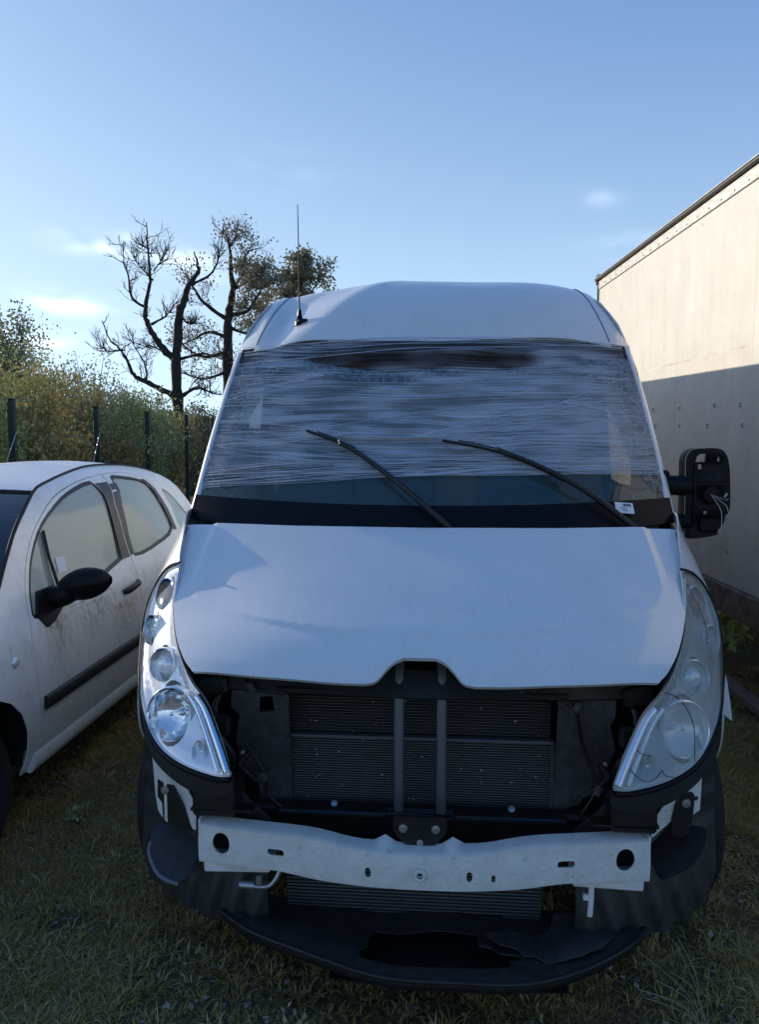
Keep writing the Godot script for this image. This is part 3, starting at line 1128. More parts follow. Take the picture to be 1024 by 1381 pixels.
func build_front(van: Node3D) -> void:
	var F := Vector3(0, 0, 1)
	var blk: Material = M["matt_black"]
	var b := MB.new()
	# crossmember
	var beam_t := func(u: float): return 0.12 + 0.18 * u * u
	var top := spl2(P2([-0.675, 0.513, -0.6, 0.513, -0.4, 0.517, -0.3, 0.513, -0.2, 0.496, -0.1, 0.489, 0.0, 0.487, 0.1, 0.489, 0.2, 0.496, 0.3, 0.513, 0.4, 0.519, 0.6, 0.518, 0.675, 0.517]), 3)
	var bot := spl2(P2([0.675, 0.396, 0.55, 0.402, 0.42, 0.408, 0.29, 0.392, 0.15, 0.385, 0, 0.384, -0.15, 0.385, -0.29, 0.392, -0.42, 0.408, -0.55, 0.402, -0.675, 0.396]), 3)
	var holes := [disc2(Vector2(-0.60, 0.466), 0.0285, 0.032, 20), disc2(Vector2(0.60, 0.468), 0.0285, 0.032, 20), slot2(Vector2(-0.425, 0.464), 0.026, 0.0095), slot2(Vector2(0.425, 0.466), 0.026, 0.0095), slot2(Vector2(-0.147, 0.432), 0.0085, 0.015), slot2(Vector2(0.147, 0.432), 0.0085, 0.015), rect2(-0.003, 0.430, 0.012, 0.444), slot2(Vector2(-0.216, 0.429), 0.006, 0.008, 3), slot2(Vector2(0.216, 0.427), 0.006, 0.012, 3), disc2(Vector2(-0.43, 0.487), 0.003, 0.003, 6), disc2(Vector2(0.445, 0.428), 0.003, 0.003, 6)]
	b.panel(func(p): return Vector3(p.x, p.y, -beam_t.call(p.x) + 0.006 * ss(-0.01, 0.02, p.y - 0.392) * ss(0.012, -0.02, p.y - 0.482)), cat(top, bot), F, 0.006, 0.03, holes)
	# top and bottom flanges
	for q in [top, bot]:
		var r := [[], [], []]
		for p in q:
			var t: float = beam_t.call(p.x)
			var up := 1.0 if p.y > 0.45 else -1.0
			var lip := 0.0
			if up > 0:
				lip = 0.022 * (exp(-pow((absf(p.x) - 0.098) / 0.022, 2)))
			r[0].append(Vector3(p.x, p.y, -t + 0.0005))
			r[1].append(Vector3(p.x, p.y + 0.007 * up, -t - 0.012))
			r[2].append(Vector3(p.x, p.y + 0.009 * up + lip, -t - 0.055))
		b.loft(r, Vector3(0, 1.0 if q[0].y > 0.45 else -1.0, 0.2))
	for s in [-1.0, 1.0]:
		b.box(Vector3(s * 0.672, 0.464, -0.25), Vector3(0.006, 0.135, 0.1))
	var beam := put(b, "crossmember", M["beam_paint"], van)
	b = MB.new()
	b.lathe([Vector2(0.009, 0.0045), Vector2(0.012, 0.0035), Vector2(0.015, 0.005), Vector2(0.0175, 0.003), Vector2(0.018, -0.002)], Vector3(0.0045, 0.437, -0.1075), Basis.IDENTITY, 22)
	put(b, "tow_socket", M["beam_paint"], beam)
	# lower box ends of the crossmember
	for s in [-1.0, 1.0]:
		b = MB.new()
		b.box(Vector3(s * 0.555, 0.385, -0.235), Vector3(0.205, 0.03, 0.09), Basis(Vector3.BACK, -0.03 * s), 0.004)
		put(b, "beam_bracket", M["beam_paint"], beam)
	b = MB.new()
	b.tube(spl3(L3([-0.42, 0.39, 0.2, -0.435, 0.355, 0.19, -0.465, 0.332, 0.185, -0.54, 0.335, 0.185]), 5), 0.0075, 7)
	b.tube(L3([-0.50, 0.334, 0.185, -0.545, 0.336, 0.185]), 0.012, 8)
	b.box(Vector3(-0.485, 0.35, -0.185), Vector3(0.016, 0.03, 0.012))
	put(b, "pipe_stub", M["steel"], van)
	b = MB.new()
	b.tube(L3([0.508, 0.40, 0.20, 0.507, 0.34, 0.19, 0.503, 0.288, 0.185]), 0.0085, 7, true, 0.6)
	b.box(Vector3(0.492, 0.345, -0.19), Vector3(0.018, 0.016, 0.012))
	put(b, "hanging_bracket", M["beam_paint"], van)

	# dark well behind
	b = MB.new()
	b.box(Vector3(0, 0.66, -0.72), Vector3(1.75, 0.95, 0.03))
	b.box(Vector3(-0.80, 0.85, -0.56), Vector3(0.03, 0.45, 0.4), Basis(Vector3.UP, 0.25))
	b.box(Vector3(0.80, 0.85, -0.56), Vector3(0.03, 0.45, 0.4), Basis(Vector3.UP, -0.25))
	put(b, "engine_bay_wall", blk, van)
	# bonnet lock panel
	b = MB.new()
	b.panel(func(p): return Vector3(p.x, p.y, -0.30 - 0.12 * p.x * p.x - (p.y - 0.9) * 0.6), rect2(-0.66, 0.895, 0.66, 0.97), F, 0.02, 0.08)
	b.box(Vector3(0, 0.905, -0.33), Vector3(0.9, 0.014, 0.03), Basis.IDENTITY, 0.004)
	put(b, "lock_panel", M["black_plastic"], van)
	# radiator pack
	b = MB.new()
	b.box(Vector3(-0.012, 0.80, -0.475), Vector3(0.86, 0.17, 0.04))
	b.box(Vector3(-0.012, 0.575, -0.455), Vector3(0.86, 0.29, 0.03))
	var rad := put(b, "radiator", blk, van)
	b = MB.new()
	for k in 34:
		var y := 0.437 + k * 0.0082
		b.box(Vector3(-0.012, y, -0.435), Vector3(0.85, 0.0030, 0.016))
	for k in 16:
		b.box(Vector3(-0.012, 0.728 + k * 0.0100, -0.452), Vector3(0.85, 0.0014, 0.012))
	var fins := put(b, "fins", M["fin_metal"], rad)
	fins.set_meta("kind", "stuff")
	b = MB.new()
	b.box(Vector3(-0.012, 0.7175, -0.43), Vector3(0.87, 0.009, 0.03), Basis.IDENTITY, 0.002)
	put(b, "top_tank", M["dark_steel"], rad)
	for s in [-1.0, 1.0]:
		b = MB.new()
		b.box(Vector3(-0.012 + s * 0.432, 0.575, -0.428), Vector3(0.018, 0.29, 0.03), Basis.IDENTITY, 0.004)
		put(b, "end_tank", M["grey_plastic"], rad)
	# uprights in front of the radiator
	for u in [-0.068, 0.064]:
		b = MB.new()
		b.tube(spl3(L3([u, 0.985, 0.36, u, 0.92, 0.325, u, 0.75, 0.31, u, 0.6, 0.315, u, 0.515, 0.33]), 5), 0.016, 8, true, 0.55, Vector3.RIGHT)
		put(b, "upright", M["dark_steel"], van)
	# lower cross tie and catch plate
	b = MB.new()
	b.box(Vector3(0, 0.462, -0.37), Vector3(1.25, 0.10, 0.05), Basis.IDENTITY, 0.012)
	b.box(Vector3(-0.28, 0.505, -0.335), Vector3(0.35, 0.02, 0.05), Basis.IDENTITY, 0.006)
	b.box(Vector3(0.28, 0.505, -0.335), Vector3(0.35, 0.02, 0.05), Basis.IDENTITY, 0.006)
	put(b, "lower_tie", M["black_plastic"], van)
	b = MB.new()
	b.panel(func(p): return Vector3(p.x, p.y, -0.165), spl2(P2([-0.068, 0.582, 0.074, 0.582, 0.08, 0.574, 0.079, 0.535, 0.035, 0.488, 0.028, 0.484, -0.024, 0.484, -0.031, 0.488, -0.074, 0.535, -0.074, 0.574]), 2, true), F, 0.01, 0.05)
	var plate := put(b, "catch_plate", M["black_plastic"], van)
	for q in [[-0.047, 0.547, 0.0125], [0.049, 0.547, 0.0125], [0.003, 0.505, 0.0095]]:
		b = MB.new()
		var r: float = q[2]
		b.lathe([Vector2(0, 0.009), Vector2(r * 0.45, 0.009), Vector2(r * 0.5, 0.005), Vector2(r, 0.004), Vector2(r * 1.05, 0)], Vector3(q[0], q[1], -0.165), Basis.IDENTITY, 14)
		put(b, "bolt", M["steel"], plate)
	for q in [[-0.275, 0.527], [0.285, 0.53]]:
		b = MB.new()
		b.lathe([Vector2(0, 0.006), Vector2(0.010, 0.005), Vector2(0.012, 0)], Vector3(q[0], q[1], -0.34), Basis(Vector3.RIGHT, -0.8), 10)
		put(b, "bolt", M["steel"], van)
	# cheek panels either side of the radiator
	for s in [-1.0, 1.0]:
		b = MB.new()
		var o := P2([0.425, 0.93, 0.60, 0.945, 0.612, 0.83, 0.585, 0.80, 0.60, 0.72, 0.59, 0.60, 0.535, 0.555, 0.53, 0.50, 0.425, 0.47])
		var h: Array = [P2([0.47, 0.815, 0.52, 0.81, 0.517, 0.862, 0.478, 0.865])]
		if s > 0:
			o = P2([0.425, 0.925, 0.48, 0.93, 0.49, 0.905, 0.51, 0.90, 0.515, 0.93, 0.60, 0.94, 0.60, 0.83, 0.585, 0.80, 0.605, 0.72, 0.58, 0.63, 0.55, 0.56, 0.515, 0.545, 0.505, 0.52, 0.48, 0.515, 0.425, 0.47])
			h = []
		else:
			o = flip(o)
			h = [flip(h[0])]
		b.panel(func(p): return Vector3(p.x, p.y, -0.385 + 0.02 * sin(p.y * 9.0) + 0.06 * (absf(p.x) - 0.5)), o, F, 0.012, 0.06, h)
		put(b, "cheek_panel", M["grey_plastic"], van)
		# clutter beside the lamps: pipes, clips, a hose
		b = MB.new()
		b.tube(spl3(L3([s * 0.60, 0.93, 0.42, s * 0.66, 0.84, 0.36, s * 0.64, 0.74, 0.34, s * 0.60, 0.66, 0.35, s * 0.62, 0.58, 0.36]), 5), 0.013, 7)
		b.tube(spl3(L3([s * 0.55, 0.69, 0.33, s * 0.57, 0.65, 0.32, s * 0.53, 0.60, 0.34]), 5), 0.010, 7)
		b.box(Vector3(s * 0.66, 0.90, -0.36), Vector3(0.09, 0.06, 0.06), Basis(Vector3.BACK, 0.2), 0.01)
		b.box(Vector3(s * 0.63, 0.78, -0.33), Vector3(0.05, 0.07, 0.04), Basis.IDENTITY, 0.01)
		put(b, "hose", M["black_plastic"], van)
		b = MB.new()
		b.lathe([Vector2(0, 0.006), Vector2(0.008, 0.004), Vector2(0.010, 0)], Vector3(s * 0.565, 0.69, -0.33), Basis.IDENTITY, 8)
		put(b, "bolt", M["steel"], van)
		# dark box end of the chassis leg, with ledges
		b = MB.new()
		b.box(Vector3(s * 0.625, 0.585, -0.26), Vector3(0.13, 0.085, 0.14), Basis.IDENTITY, 0.008)
		b.box(Vector3(s * 0.60, 0.565, -0.215), Vector3(0.19, 0.008, 0.05))
		put(b, "chassis_leg", M["black_plastic"], van)
		# black skirt under the lamp
		b = MB.new()
		var sk := cat(spl2(P2([0.535, 0.722, 0.59, 0.716, 0.71, 0.726, 0.82, 0.75, 0.90, 0.784, 0.97, 0.83, 1.03, 0.89, 1.07, 0.97]), 3), spl2(P2([1.10, 0.93, 1.06, 0.84, 1.0, 0.765, 0.91, 0.715, 0.80, 0.685, 0.70, 0.66, 0.60, 0.655, 0.535, 0.685]), 3))
		var sgn: float = s
		b.panel(func(p): return nose_off(Vector2(p.x * sgn, p.y), 0.028), sk, Vector3(s, 0, 1), 0.006, 0.05)
		put(b, "lamp_skirt", blk, van)
		# inner wing liner in front of the wheel
		b = MB.new()
		var lo := spl2(P2([0.47, 0.20, 0.56, 0.185, 0.70, 0.185, 0.80, 0.20, 0.88, 0.22, 0.93, 0.26, 0.945, 0.33]), 3)
		lo.append_array(P2([0.95, 0.60, 0.94, 0.76, 0.80, 0.70, 0.60, 0.62, 0.47, 0.5]))
		b.panel(func(p):
			var k: float = (p.x - 0.5) / 0.53
			var fold := 0.012 * sin(p.x * 80.0 + p.y * 22.0) * ss(0.40, 0.24, p.y) + 0.005 * sin(p.y * 60.0) * ss(0.36, 0.5, p.y)
			return Vector3(sgn * p.x, p.y, -0.255 - 0.27 * k * absf(k) + fold + 0.03 * sin(p.y * 8.0)), lo, F, 0.006, 0.02)
		put(b, "wheel_arch_liner", M["tray_plastic"], van)
	for q in [[-0.60, 0.95, 0.37, -0.52, 0.90, 0.33, -0.38, 0.885, 0.34, -0.22, 0.90, 0.33, -0.07, 0.885, 0.345], [0.40, 0.90, 0.35, 0.47, 0.86, 0.33, 0.50, 0.74, 0.345, 0.54, 0.62, 0.33, 0.50, 0.53, 0.33], [-0.56, 0.72, 0.34, -0.50, 0.63, 0.33, -0.49, 0.55, 0.34, -0.42, 0.50, 0.33], [-0.20, 0.49, 0.335, -0.05, 0.515, 0.315, 0.12, 0.495, 0.33, 0.34, 0.50, 0.33]]:
		b = MB.new()
		b.tube(spl3(L3(q), 6), 0.0055, 6)
		put(b, "cable", M["black_plastic"], van)
	for q in [[-0.535, 0.905, 0.33], [0.475, 0.87, 0.33], [-0.50, 0.615, 0.325], [0.545, 0.61, 0.32], [0.30, 0.905, 0.33]]:
		b = MB.new()
		b.box(Vector3(q[0], q[1], -q[2]), Vector3(0.034, 0.022, 0.024), Basis(Vector3.BACK, q[0] * 2.0), 0.004)
		put(b, "connector", M["grey_plastic"], van)
	b = MB.new()
	b.lathe([Vector2(0, 0.03), Vector2(0.02, 0.03), Vector2(0.045, 0.018), Vector2(0.048, 0.0), Vector2(0.03, -0.02)], Vector3(-0.555, 0.50, -0.31), Basis(Vector3.UP, -0.3), 18)
	put(b, "horn", M["black_plastic"], van)
	rng.seed = 12
	b = MB.new()
	for k in 46:
		var at := Vector3(rng.randf_range(-0.42, 0.40), rng.randf_range(0.45, 0.88), -0.424 + 0.002 * rng.randf())
		b.box(at, Vector3(rng.randf_range(0.002, 0.010), rng.randf_range(0.001, 0.004), 0.002), Basis(Vector3.BACK, rng.randfn() * 0.5))
	put(b, "grit", M["wire_white"], rad).set_meta("kind", "stuff")
	# bracket plates hanging at the ends
	b = MB.new()
	b.panel(func(p): return Vector3(p.x, p.y, -0.27 - 0.25 * (absf(p.x) - 0.7) + 0.010 * sin(p.x * 60.0)), P2([-0.862, 0.70, -0.852, 0.548, -0.842, 0.499, -0.807, 0.471, -0.704, 0.461, -0.700, 0.548, -0.783, 0.640, -0.841, 0.694]), F, 0.003, 0.03)
	var pl := put(b, "bracket_plate", M["beam_paint"], van)
	b = MB.new()
	b.panel(func(p): return Vector3(p.x, p.y, -0.262 - 0.25 * (absf(p.x) - 0.7)), P2([-0.836, 0.605, -0.784, 0.592, -0.750, 0.527, -0.715, 0.455, -0.82, 0.462, -0.822, 0.53, -0.838, 0.55]), F, 0.012, 0.05)
	put(b, "black_clip", M["black_plastic"], pl)
	b = MB.new()
	b.lathe([Vector2(0, 0.006), Vector2(0.013, 0.005), Vector2(0.014, 0)], Vector3(-0.808, 0.577, -0.287), Basis.IDENTITY, 12)
	put(b, "bolt", M["steel"], pl)
	b = MB.new()
	b.panel(func(p): return Vector3(p.x, p.y, -0.27 - 0.25 * (absf(p.x) - 0.7)), P2([0.692, 0.534, 0.697, 0.492, 0.765, 0.548, 0.777, 0.572, 0.804, 0.539, 0.846, 0.568, 0.849, 0.710, 0.82, 0.670, 0.747, 0.614]), F, 0.003, 0.03, [disc2(Vector2(0.832, 0.605), 0.008, 0.008, 8)])
	pl = put(b, "bracket_plate", M["beam_paint"], van)
	b = MB.new()
	b.panel(func(p): return Vector3(p.x, p.y, -0.262 - 0.25 * (absf(p.x) - 0.7)), spl2(P2([0.757, 0.50, 0.765, 0.59, 0.785, 0.625, 0.818, 0.628, 0.824, 0.60, 0.812, 0.50]), 2, true), F, 0.012, 0.05)
	put(b, "black_clip", M["black_plastic"], pl)
	b = MB.new()
	b.lathe([Vector2(0, 0.006), Vector2(0.013, 0.005), Vector2(0.014, 0)], Vector3(0.797, 0.599, -0.284), Basis.IDENTITY, 12)
	put(b, "bolt", M["steel"], pl)
	# shelf flaps that carried the bumper ends
	b = MB.new()
	b.panel(func(p): return Vector3(p.x, 0.43 - 0.62 * (0.34 - p.y) + 0.09 * (-0.70 - p.x) , -p.y), spl2(P2([-0.855, 0.33, -0.85, 0.25, -0.80, 0.20, -0.74, 0.185, -0.708, 0.21, -0.702, 0.34]), 3, true), Vector3.UP, 0.006, 0.03)
	var fl := put(b, "shelf_flap", M["tray_plastic"], van)
	b = MB.new()
	var ln := []
	for p in spl2(P2([-0.857, 0.28, -0.85, 0.247, -0.80, 0.196, -0.735, 0.18]), 4):
		ln.append(Vector3(p.x, 0.43 - 0.62 * (0.34 - p.y) + 0.09 * (-0.70 - p.x) - 0.004, -p.y))
	b.tube(ln, 0.008, 6)
	put(b, "flap_lip", M["dark_steel"], fl)
	b = MB.new()
	b.panel(func(p): return Vector3(p.x, 0.47 - 0.5 * (0.34 - p.y) + 0.25 * (p.x - 0.70), -p.y), spl2(P2([0.86, 0.33, 0.85, 0.27, 0.80, 0.225, 0.73, 0.205, 0.70, 0.22, 0.702, 0.34]), 3, true), Vector3.UP, 0.006, 0.03)
	put(b, "shelf_flap", M["black_plastic"], van)
	# intercooler
	b = MB.new()
	b.box(Vector3(-0.025, 0.215, -0.385), Vector3(0.83, 0.20, 0.03))
	var ic := put(b, "intercooler", blk, van)
	b = MB.new()
	for k in 17:
		b.box(Vector3(-0.025, 0.125 + k * 0.0115, -0.362), Vector3(0.82, 0.0048, 0.016))
	put(b, "fins", M["fin_metal"], ic).set_meta("kind", "stuff")
	# undertray with its front lip
	var tf := func(p: Vector2): return Vector3(p.x, 0.165 + 0.055 * ss(0.25, -0.02, p.y - 0.62 * (p.x - 0.06) * (p.x - 0.06)) + 0.006 * sin(p.x * 14.0), -p.y)
	var lip := spl2(P2([-0.62, 0.235, -0.50, 0.140, -0.352, 0.060, -0.171, -0.002, 0.0, -0.036, 0.157, -0.04, 0.278, -0.022, 0.404, 0.018, 0.514, 0.072, 0.62, 0.16, 0.68, 0.25]), 4)
	b = MB.new()
	b.panel(tf, cat(lip, P2([0.64, 0.40, -0.60, 0.40])), Vector3.UP, 0.006, 0.04, [P2([-0.165, 0.062, -0.12, 0.048, -0.05, 0.03, 0.0, 0.024, 0.08, 0.02, 0.15, 0.022, 0.22, 0.034, 0.28, 0.06, 0.262, 0.085, 0.31, 0.10, 0.285, 0.135, 0.24, 0.14, 0.215, 0.18, 0.18, 0.19, 0.175, 0.25, 0.05, 0.262, -0.06, 0.25, -0.14, 0.258, -0.155, 0.20, -0.148, 0.15, -0.17, 0.11])])
	var tr := put(b, "undertray", M["tray_plastic"], van)
	b = MB.new()
	var r0 := []
	var r1 := []
	var r2 := []
	for p in lip:
		var q: Vector3 = tf.call(p)
		r0.append(q)
		r1.append(q + Vector3(0, -0.018, 0.010))
		r2.append(q + Vector3(0, -0.036, -0.010))
	b.loft([r0, r1, r2], F)
	var rr := []
	for q in r0:
		rr.append(q + Vector3(0, 0.001, 0.003))
	b.tube(rr, 0.007, 6)
	put(b, "tray_lip", M["black_plastic"], tr)
	b = MB.new()
	b.panel(func(p): return tf.call(p) - Vector3(0, 0.05, 0), rect2(-0.25, 0.02, 0.42, 0.36), Vector3.UP, 0.004, 0.1)
	put(b, "tray_sump", blk, tr)
	# torn sheet lying on the right of the tray
	b = MB.new()
	b.panel(func(p): return tf.call(p) + Vector3(0, 0.012 + 0.008 * sin(p.x * 30.0) + 0.12 * maxf(0.0, p.y - 0.24), 0), P2([0.20, 0.24, 0.24, 0.16, 0.29, 0.135, 0.30, 0.09, 0.335, 0.105, 0.37, 0.07, 0.46, 0.075, 0.53, 0.12, 0.58, 0.2, 0.56, 0.33, 0.42, 0.34, 0.40, 0.27]), Vector3.UP, 0.003, 0.03)
	put(b, "torn_sheet", M["grey_plastic"], tr)


func build_mirror(van: Node3D) -> void:
	var T := 1.15
	var F := Vector3(0, 0, 1)
	var o := spl2(P2([1.027, 1.571, 1.028, 1.601, 1.035, 1.621, 1.049, 1.636, 1.075, 1.642, 1.147, 1.642, 1.176, 1.625, 1.19, 1.594, 1.199, 1.533, 1.204, 1.418, 1.198, 1.385, 1.187, 1.377, 1.184, 1.352, 1.17, 1.328, 1.156, 1.313, 1.153, 1.298, 1.056, 1.282, 1.040, 1.286, 1.033, 1.30, 1.030, 1.40]), 3, true)
	var holes := [P2([1.062, 1.587, 1.067, 1.611, 1.076, 1.62, 1.099, 1.621, 1.100, 1.587]), P2([1.145, 1.621, 1.153, 1.621, 1.155, 1.607, 1.164, 1.594, 1.153, 1.587, 1.145, 1.596]), rect2(1.124, 1.604, 1.137, 1.611), rect2(1.074, 1.560, 1.088, 1.579), P2([1.171, 1.569, 1.178, 1.572, 1.176, 1.581, 1.173, 1.581]), rect2(1.097, 1.380, 1.112, 1.398)]
	var b := MB.new()
	var c := Vector2(1.115, 1.46)
	b.panel(func(p): return Vector3(p.x, p.y, -T + 0.0 - 0.35 * pow(p.x - c.x, 2) * 4.0 - 0.25 * pow(p.y - c.y, 2) + 0.008 * sin(p.y * 55.0) * ss(0.07, 0.03, absf(p.x - c.x))), o, F, 0.012, 0.025, holes)
	var mr := put(b, "door_mirror", M["mirror_black"], van)
	mr.set_meta("label", "black door mirror without its cover")
	# deep rim of the mirror shell
	b = MB.new()
	var r0 := []
	var r1 := []
	var r2 := []
	for p in o:
		var q := (p - c)
		r0.append(Vector3(p.x, p.y, -T - 0.01 - 1.4 * q.x * q.x - 0.25 * q.y * q.y))
		r1.append(Vector3(c.x + q.x * 1.03, c.y + q.y * 1.02, -T - 0.05))
		r2.append(Vector3(c.x + q.x * 0.98, c.y + q.y * 0.99, -T - 0.11))
	for r in [r0, r1, r2]:
		r.append(r[0])
	b.loft([r0, r1, r2], Vector3.ZERO)
	fix_out(b, Vector3(c.x, c.y, -T - 0.05))
	put(b, "shell_rim", M["mirror_black"], mr)
	b = MB.new()
	# raised inner frame: ribs and motor boss
	b.box(Vector3(1.115, 1.50, -T + 0.006), Vector3(0.13, 0.012, 0.02), Basis.IDENTITY, 0.003)
	b.box(Vector3(1.115, 1.40, -T + 0.006), Vector3(0.13, 0.010, 0.02), Basis.IDENTITY, 0.003)
	b.box(Vector3(1.06, 1.46, -T + 0.004), Vector3(0.010, 0.24, 0.02), Basis.IDENTITY, 0.003)
	b.lathe([Vector2(0, 0.03), Vector2(0.03, 0.028), Vector2(0.037, 0.01), Vector2(0.038, -0.01)], Vector3(1.12, 1.462, -T), Basis.IDENTITY, 18)
	b.box(Vector3(1.12, 1.34, -T + 0.004), Vector3(0.07, 0.05, 0.02), Basis.IDENTITY, 0.004)
	put(b, "motor_frame", M["mirror_black"], mr)
	b = MB.new()
	b.tube(L3([0.95, 1.495, 1.2, 1.06, 1.492, 1.17]), [0.040, 0.040], 10, true, 0.7, Vector3.UP)
	b.tube(L3([0.96, 1.345, 1.2, 1.06, 1.35, 1.17]), [0.030, 0.030], 10, true, 0.7, Vector3.UP)
	b.box(Vector3(0.955, 1.42, -1.22), Vector3(0.03, 0.27, 0.09), Basis.IDENTITY, 0.01)
	put(b, "mirror_arm", M["mirror_black"], mr)
	for w in [[1.112, 1.463, 1.152, 1.402, 1.157, 1.34, 1.153, 1.301], [1.112, 1.463, 1.166, 1.425, 1.176, 1.41, 1.185, 1.379]]:
		b = MB.new()
		var l := []
		for p in spl2(P2(w), 5):
			l.append(Vector3(p.x, p.y, -T + 0.036))
		b.tube(l, 0.0016, 5)
		put(b, "wire", M["wire_white"], mr)
	b = MB.new()
	b.tube(L3([1.116, 1.46, 1.11, 1.15, 1.447, 1.105, 1.173, 1.441, 1.11, 1.18, 1.448, 1.12]), 0.003, 5)
	put(b, "wire", M["wire_blue"], mr)
	b = MB.new()
	b.box(Vector3(1.167, 1.461, -1.11), Vector3(0.006, 0.018, 0.006), Basis(Vector3.BACK, -0.6))
	put(b, "wire_plug", M["wire_white"], mr)


func build_wipers(van: Node3D) -> void:
	for w in [[-0.491, 1.712, -0.316, 1.647, -0.10, 1.502, 0.085, 1.352], [0.060, 1.674, 0.301, 1.622, 0.570, 1.497, 0.780, 1.340]]:
		var at := func(p: Vector2, off: float): return Vector3(p.x, p.y, -wind_t(p.x, p.y) + off)
		var path := spl2(P2(w), 6)
		var wn := Node3D.new()
		wn.name = "wiper"
		van.add_child(wn, true)
		var b := MB.new()
		var l := []
		for p in path.slice(0, 12):
			l.append(at.call(p, 0.032))
		b.tube(l, 0.0055, 6, true, 1.5)
		# second leaf of the blade
		var l2 := []
		for p in path.slice(2, 8):
			l2.append(at.call(p + Vector2(0.002, 0.010), 0.045))
		b.tube(l2, 0.003, 5)
		put(b, "blade", M["matt_black"], wn)
		b = MB.new()
		l = []
		var r := []
		for k in range(6, path.size()):
			l.append(at.call(path[k] + Vector2(0.004, 0.006), 0.055 - 0.02 * ss(14, 18, k)))
			r.append(lerpf(0.0075, 0.014, float(k - 6) / (path.size() - 7)))
		b.tube(l, r, 8, true, 0.7)
		var c: Vector3 = at.call(path[6] + Vector2(0.002, 0.004), 0.048)
		b.box(c, Vector3(0.075, 0.020, 0.022), Basis(Vector3.BACK, -0.42), 0.006)
		var e: Vector3 = at.call(path[path.size() - 1], 0.02)
		b.lathe([Vector2(0, 0.015), Vector2(0.014, 0.012), Vector2(0.018, 0.0), Vector2(0.02, -0.02)], e, Basis(Vector3.RIGHT, -0.6), 14)
		put(b, "arm", M["black_plastic"], wn)
		b = MB.new()
		b.box(c + Vector3(-0.03, 0.02, 0.0), Vector3(0.014, 0.014, 0.014), Basis(Vector3.BACK, -0.42), 0.003)
		put(b, "clip", M["dark_steel"], wn)


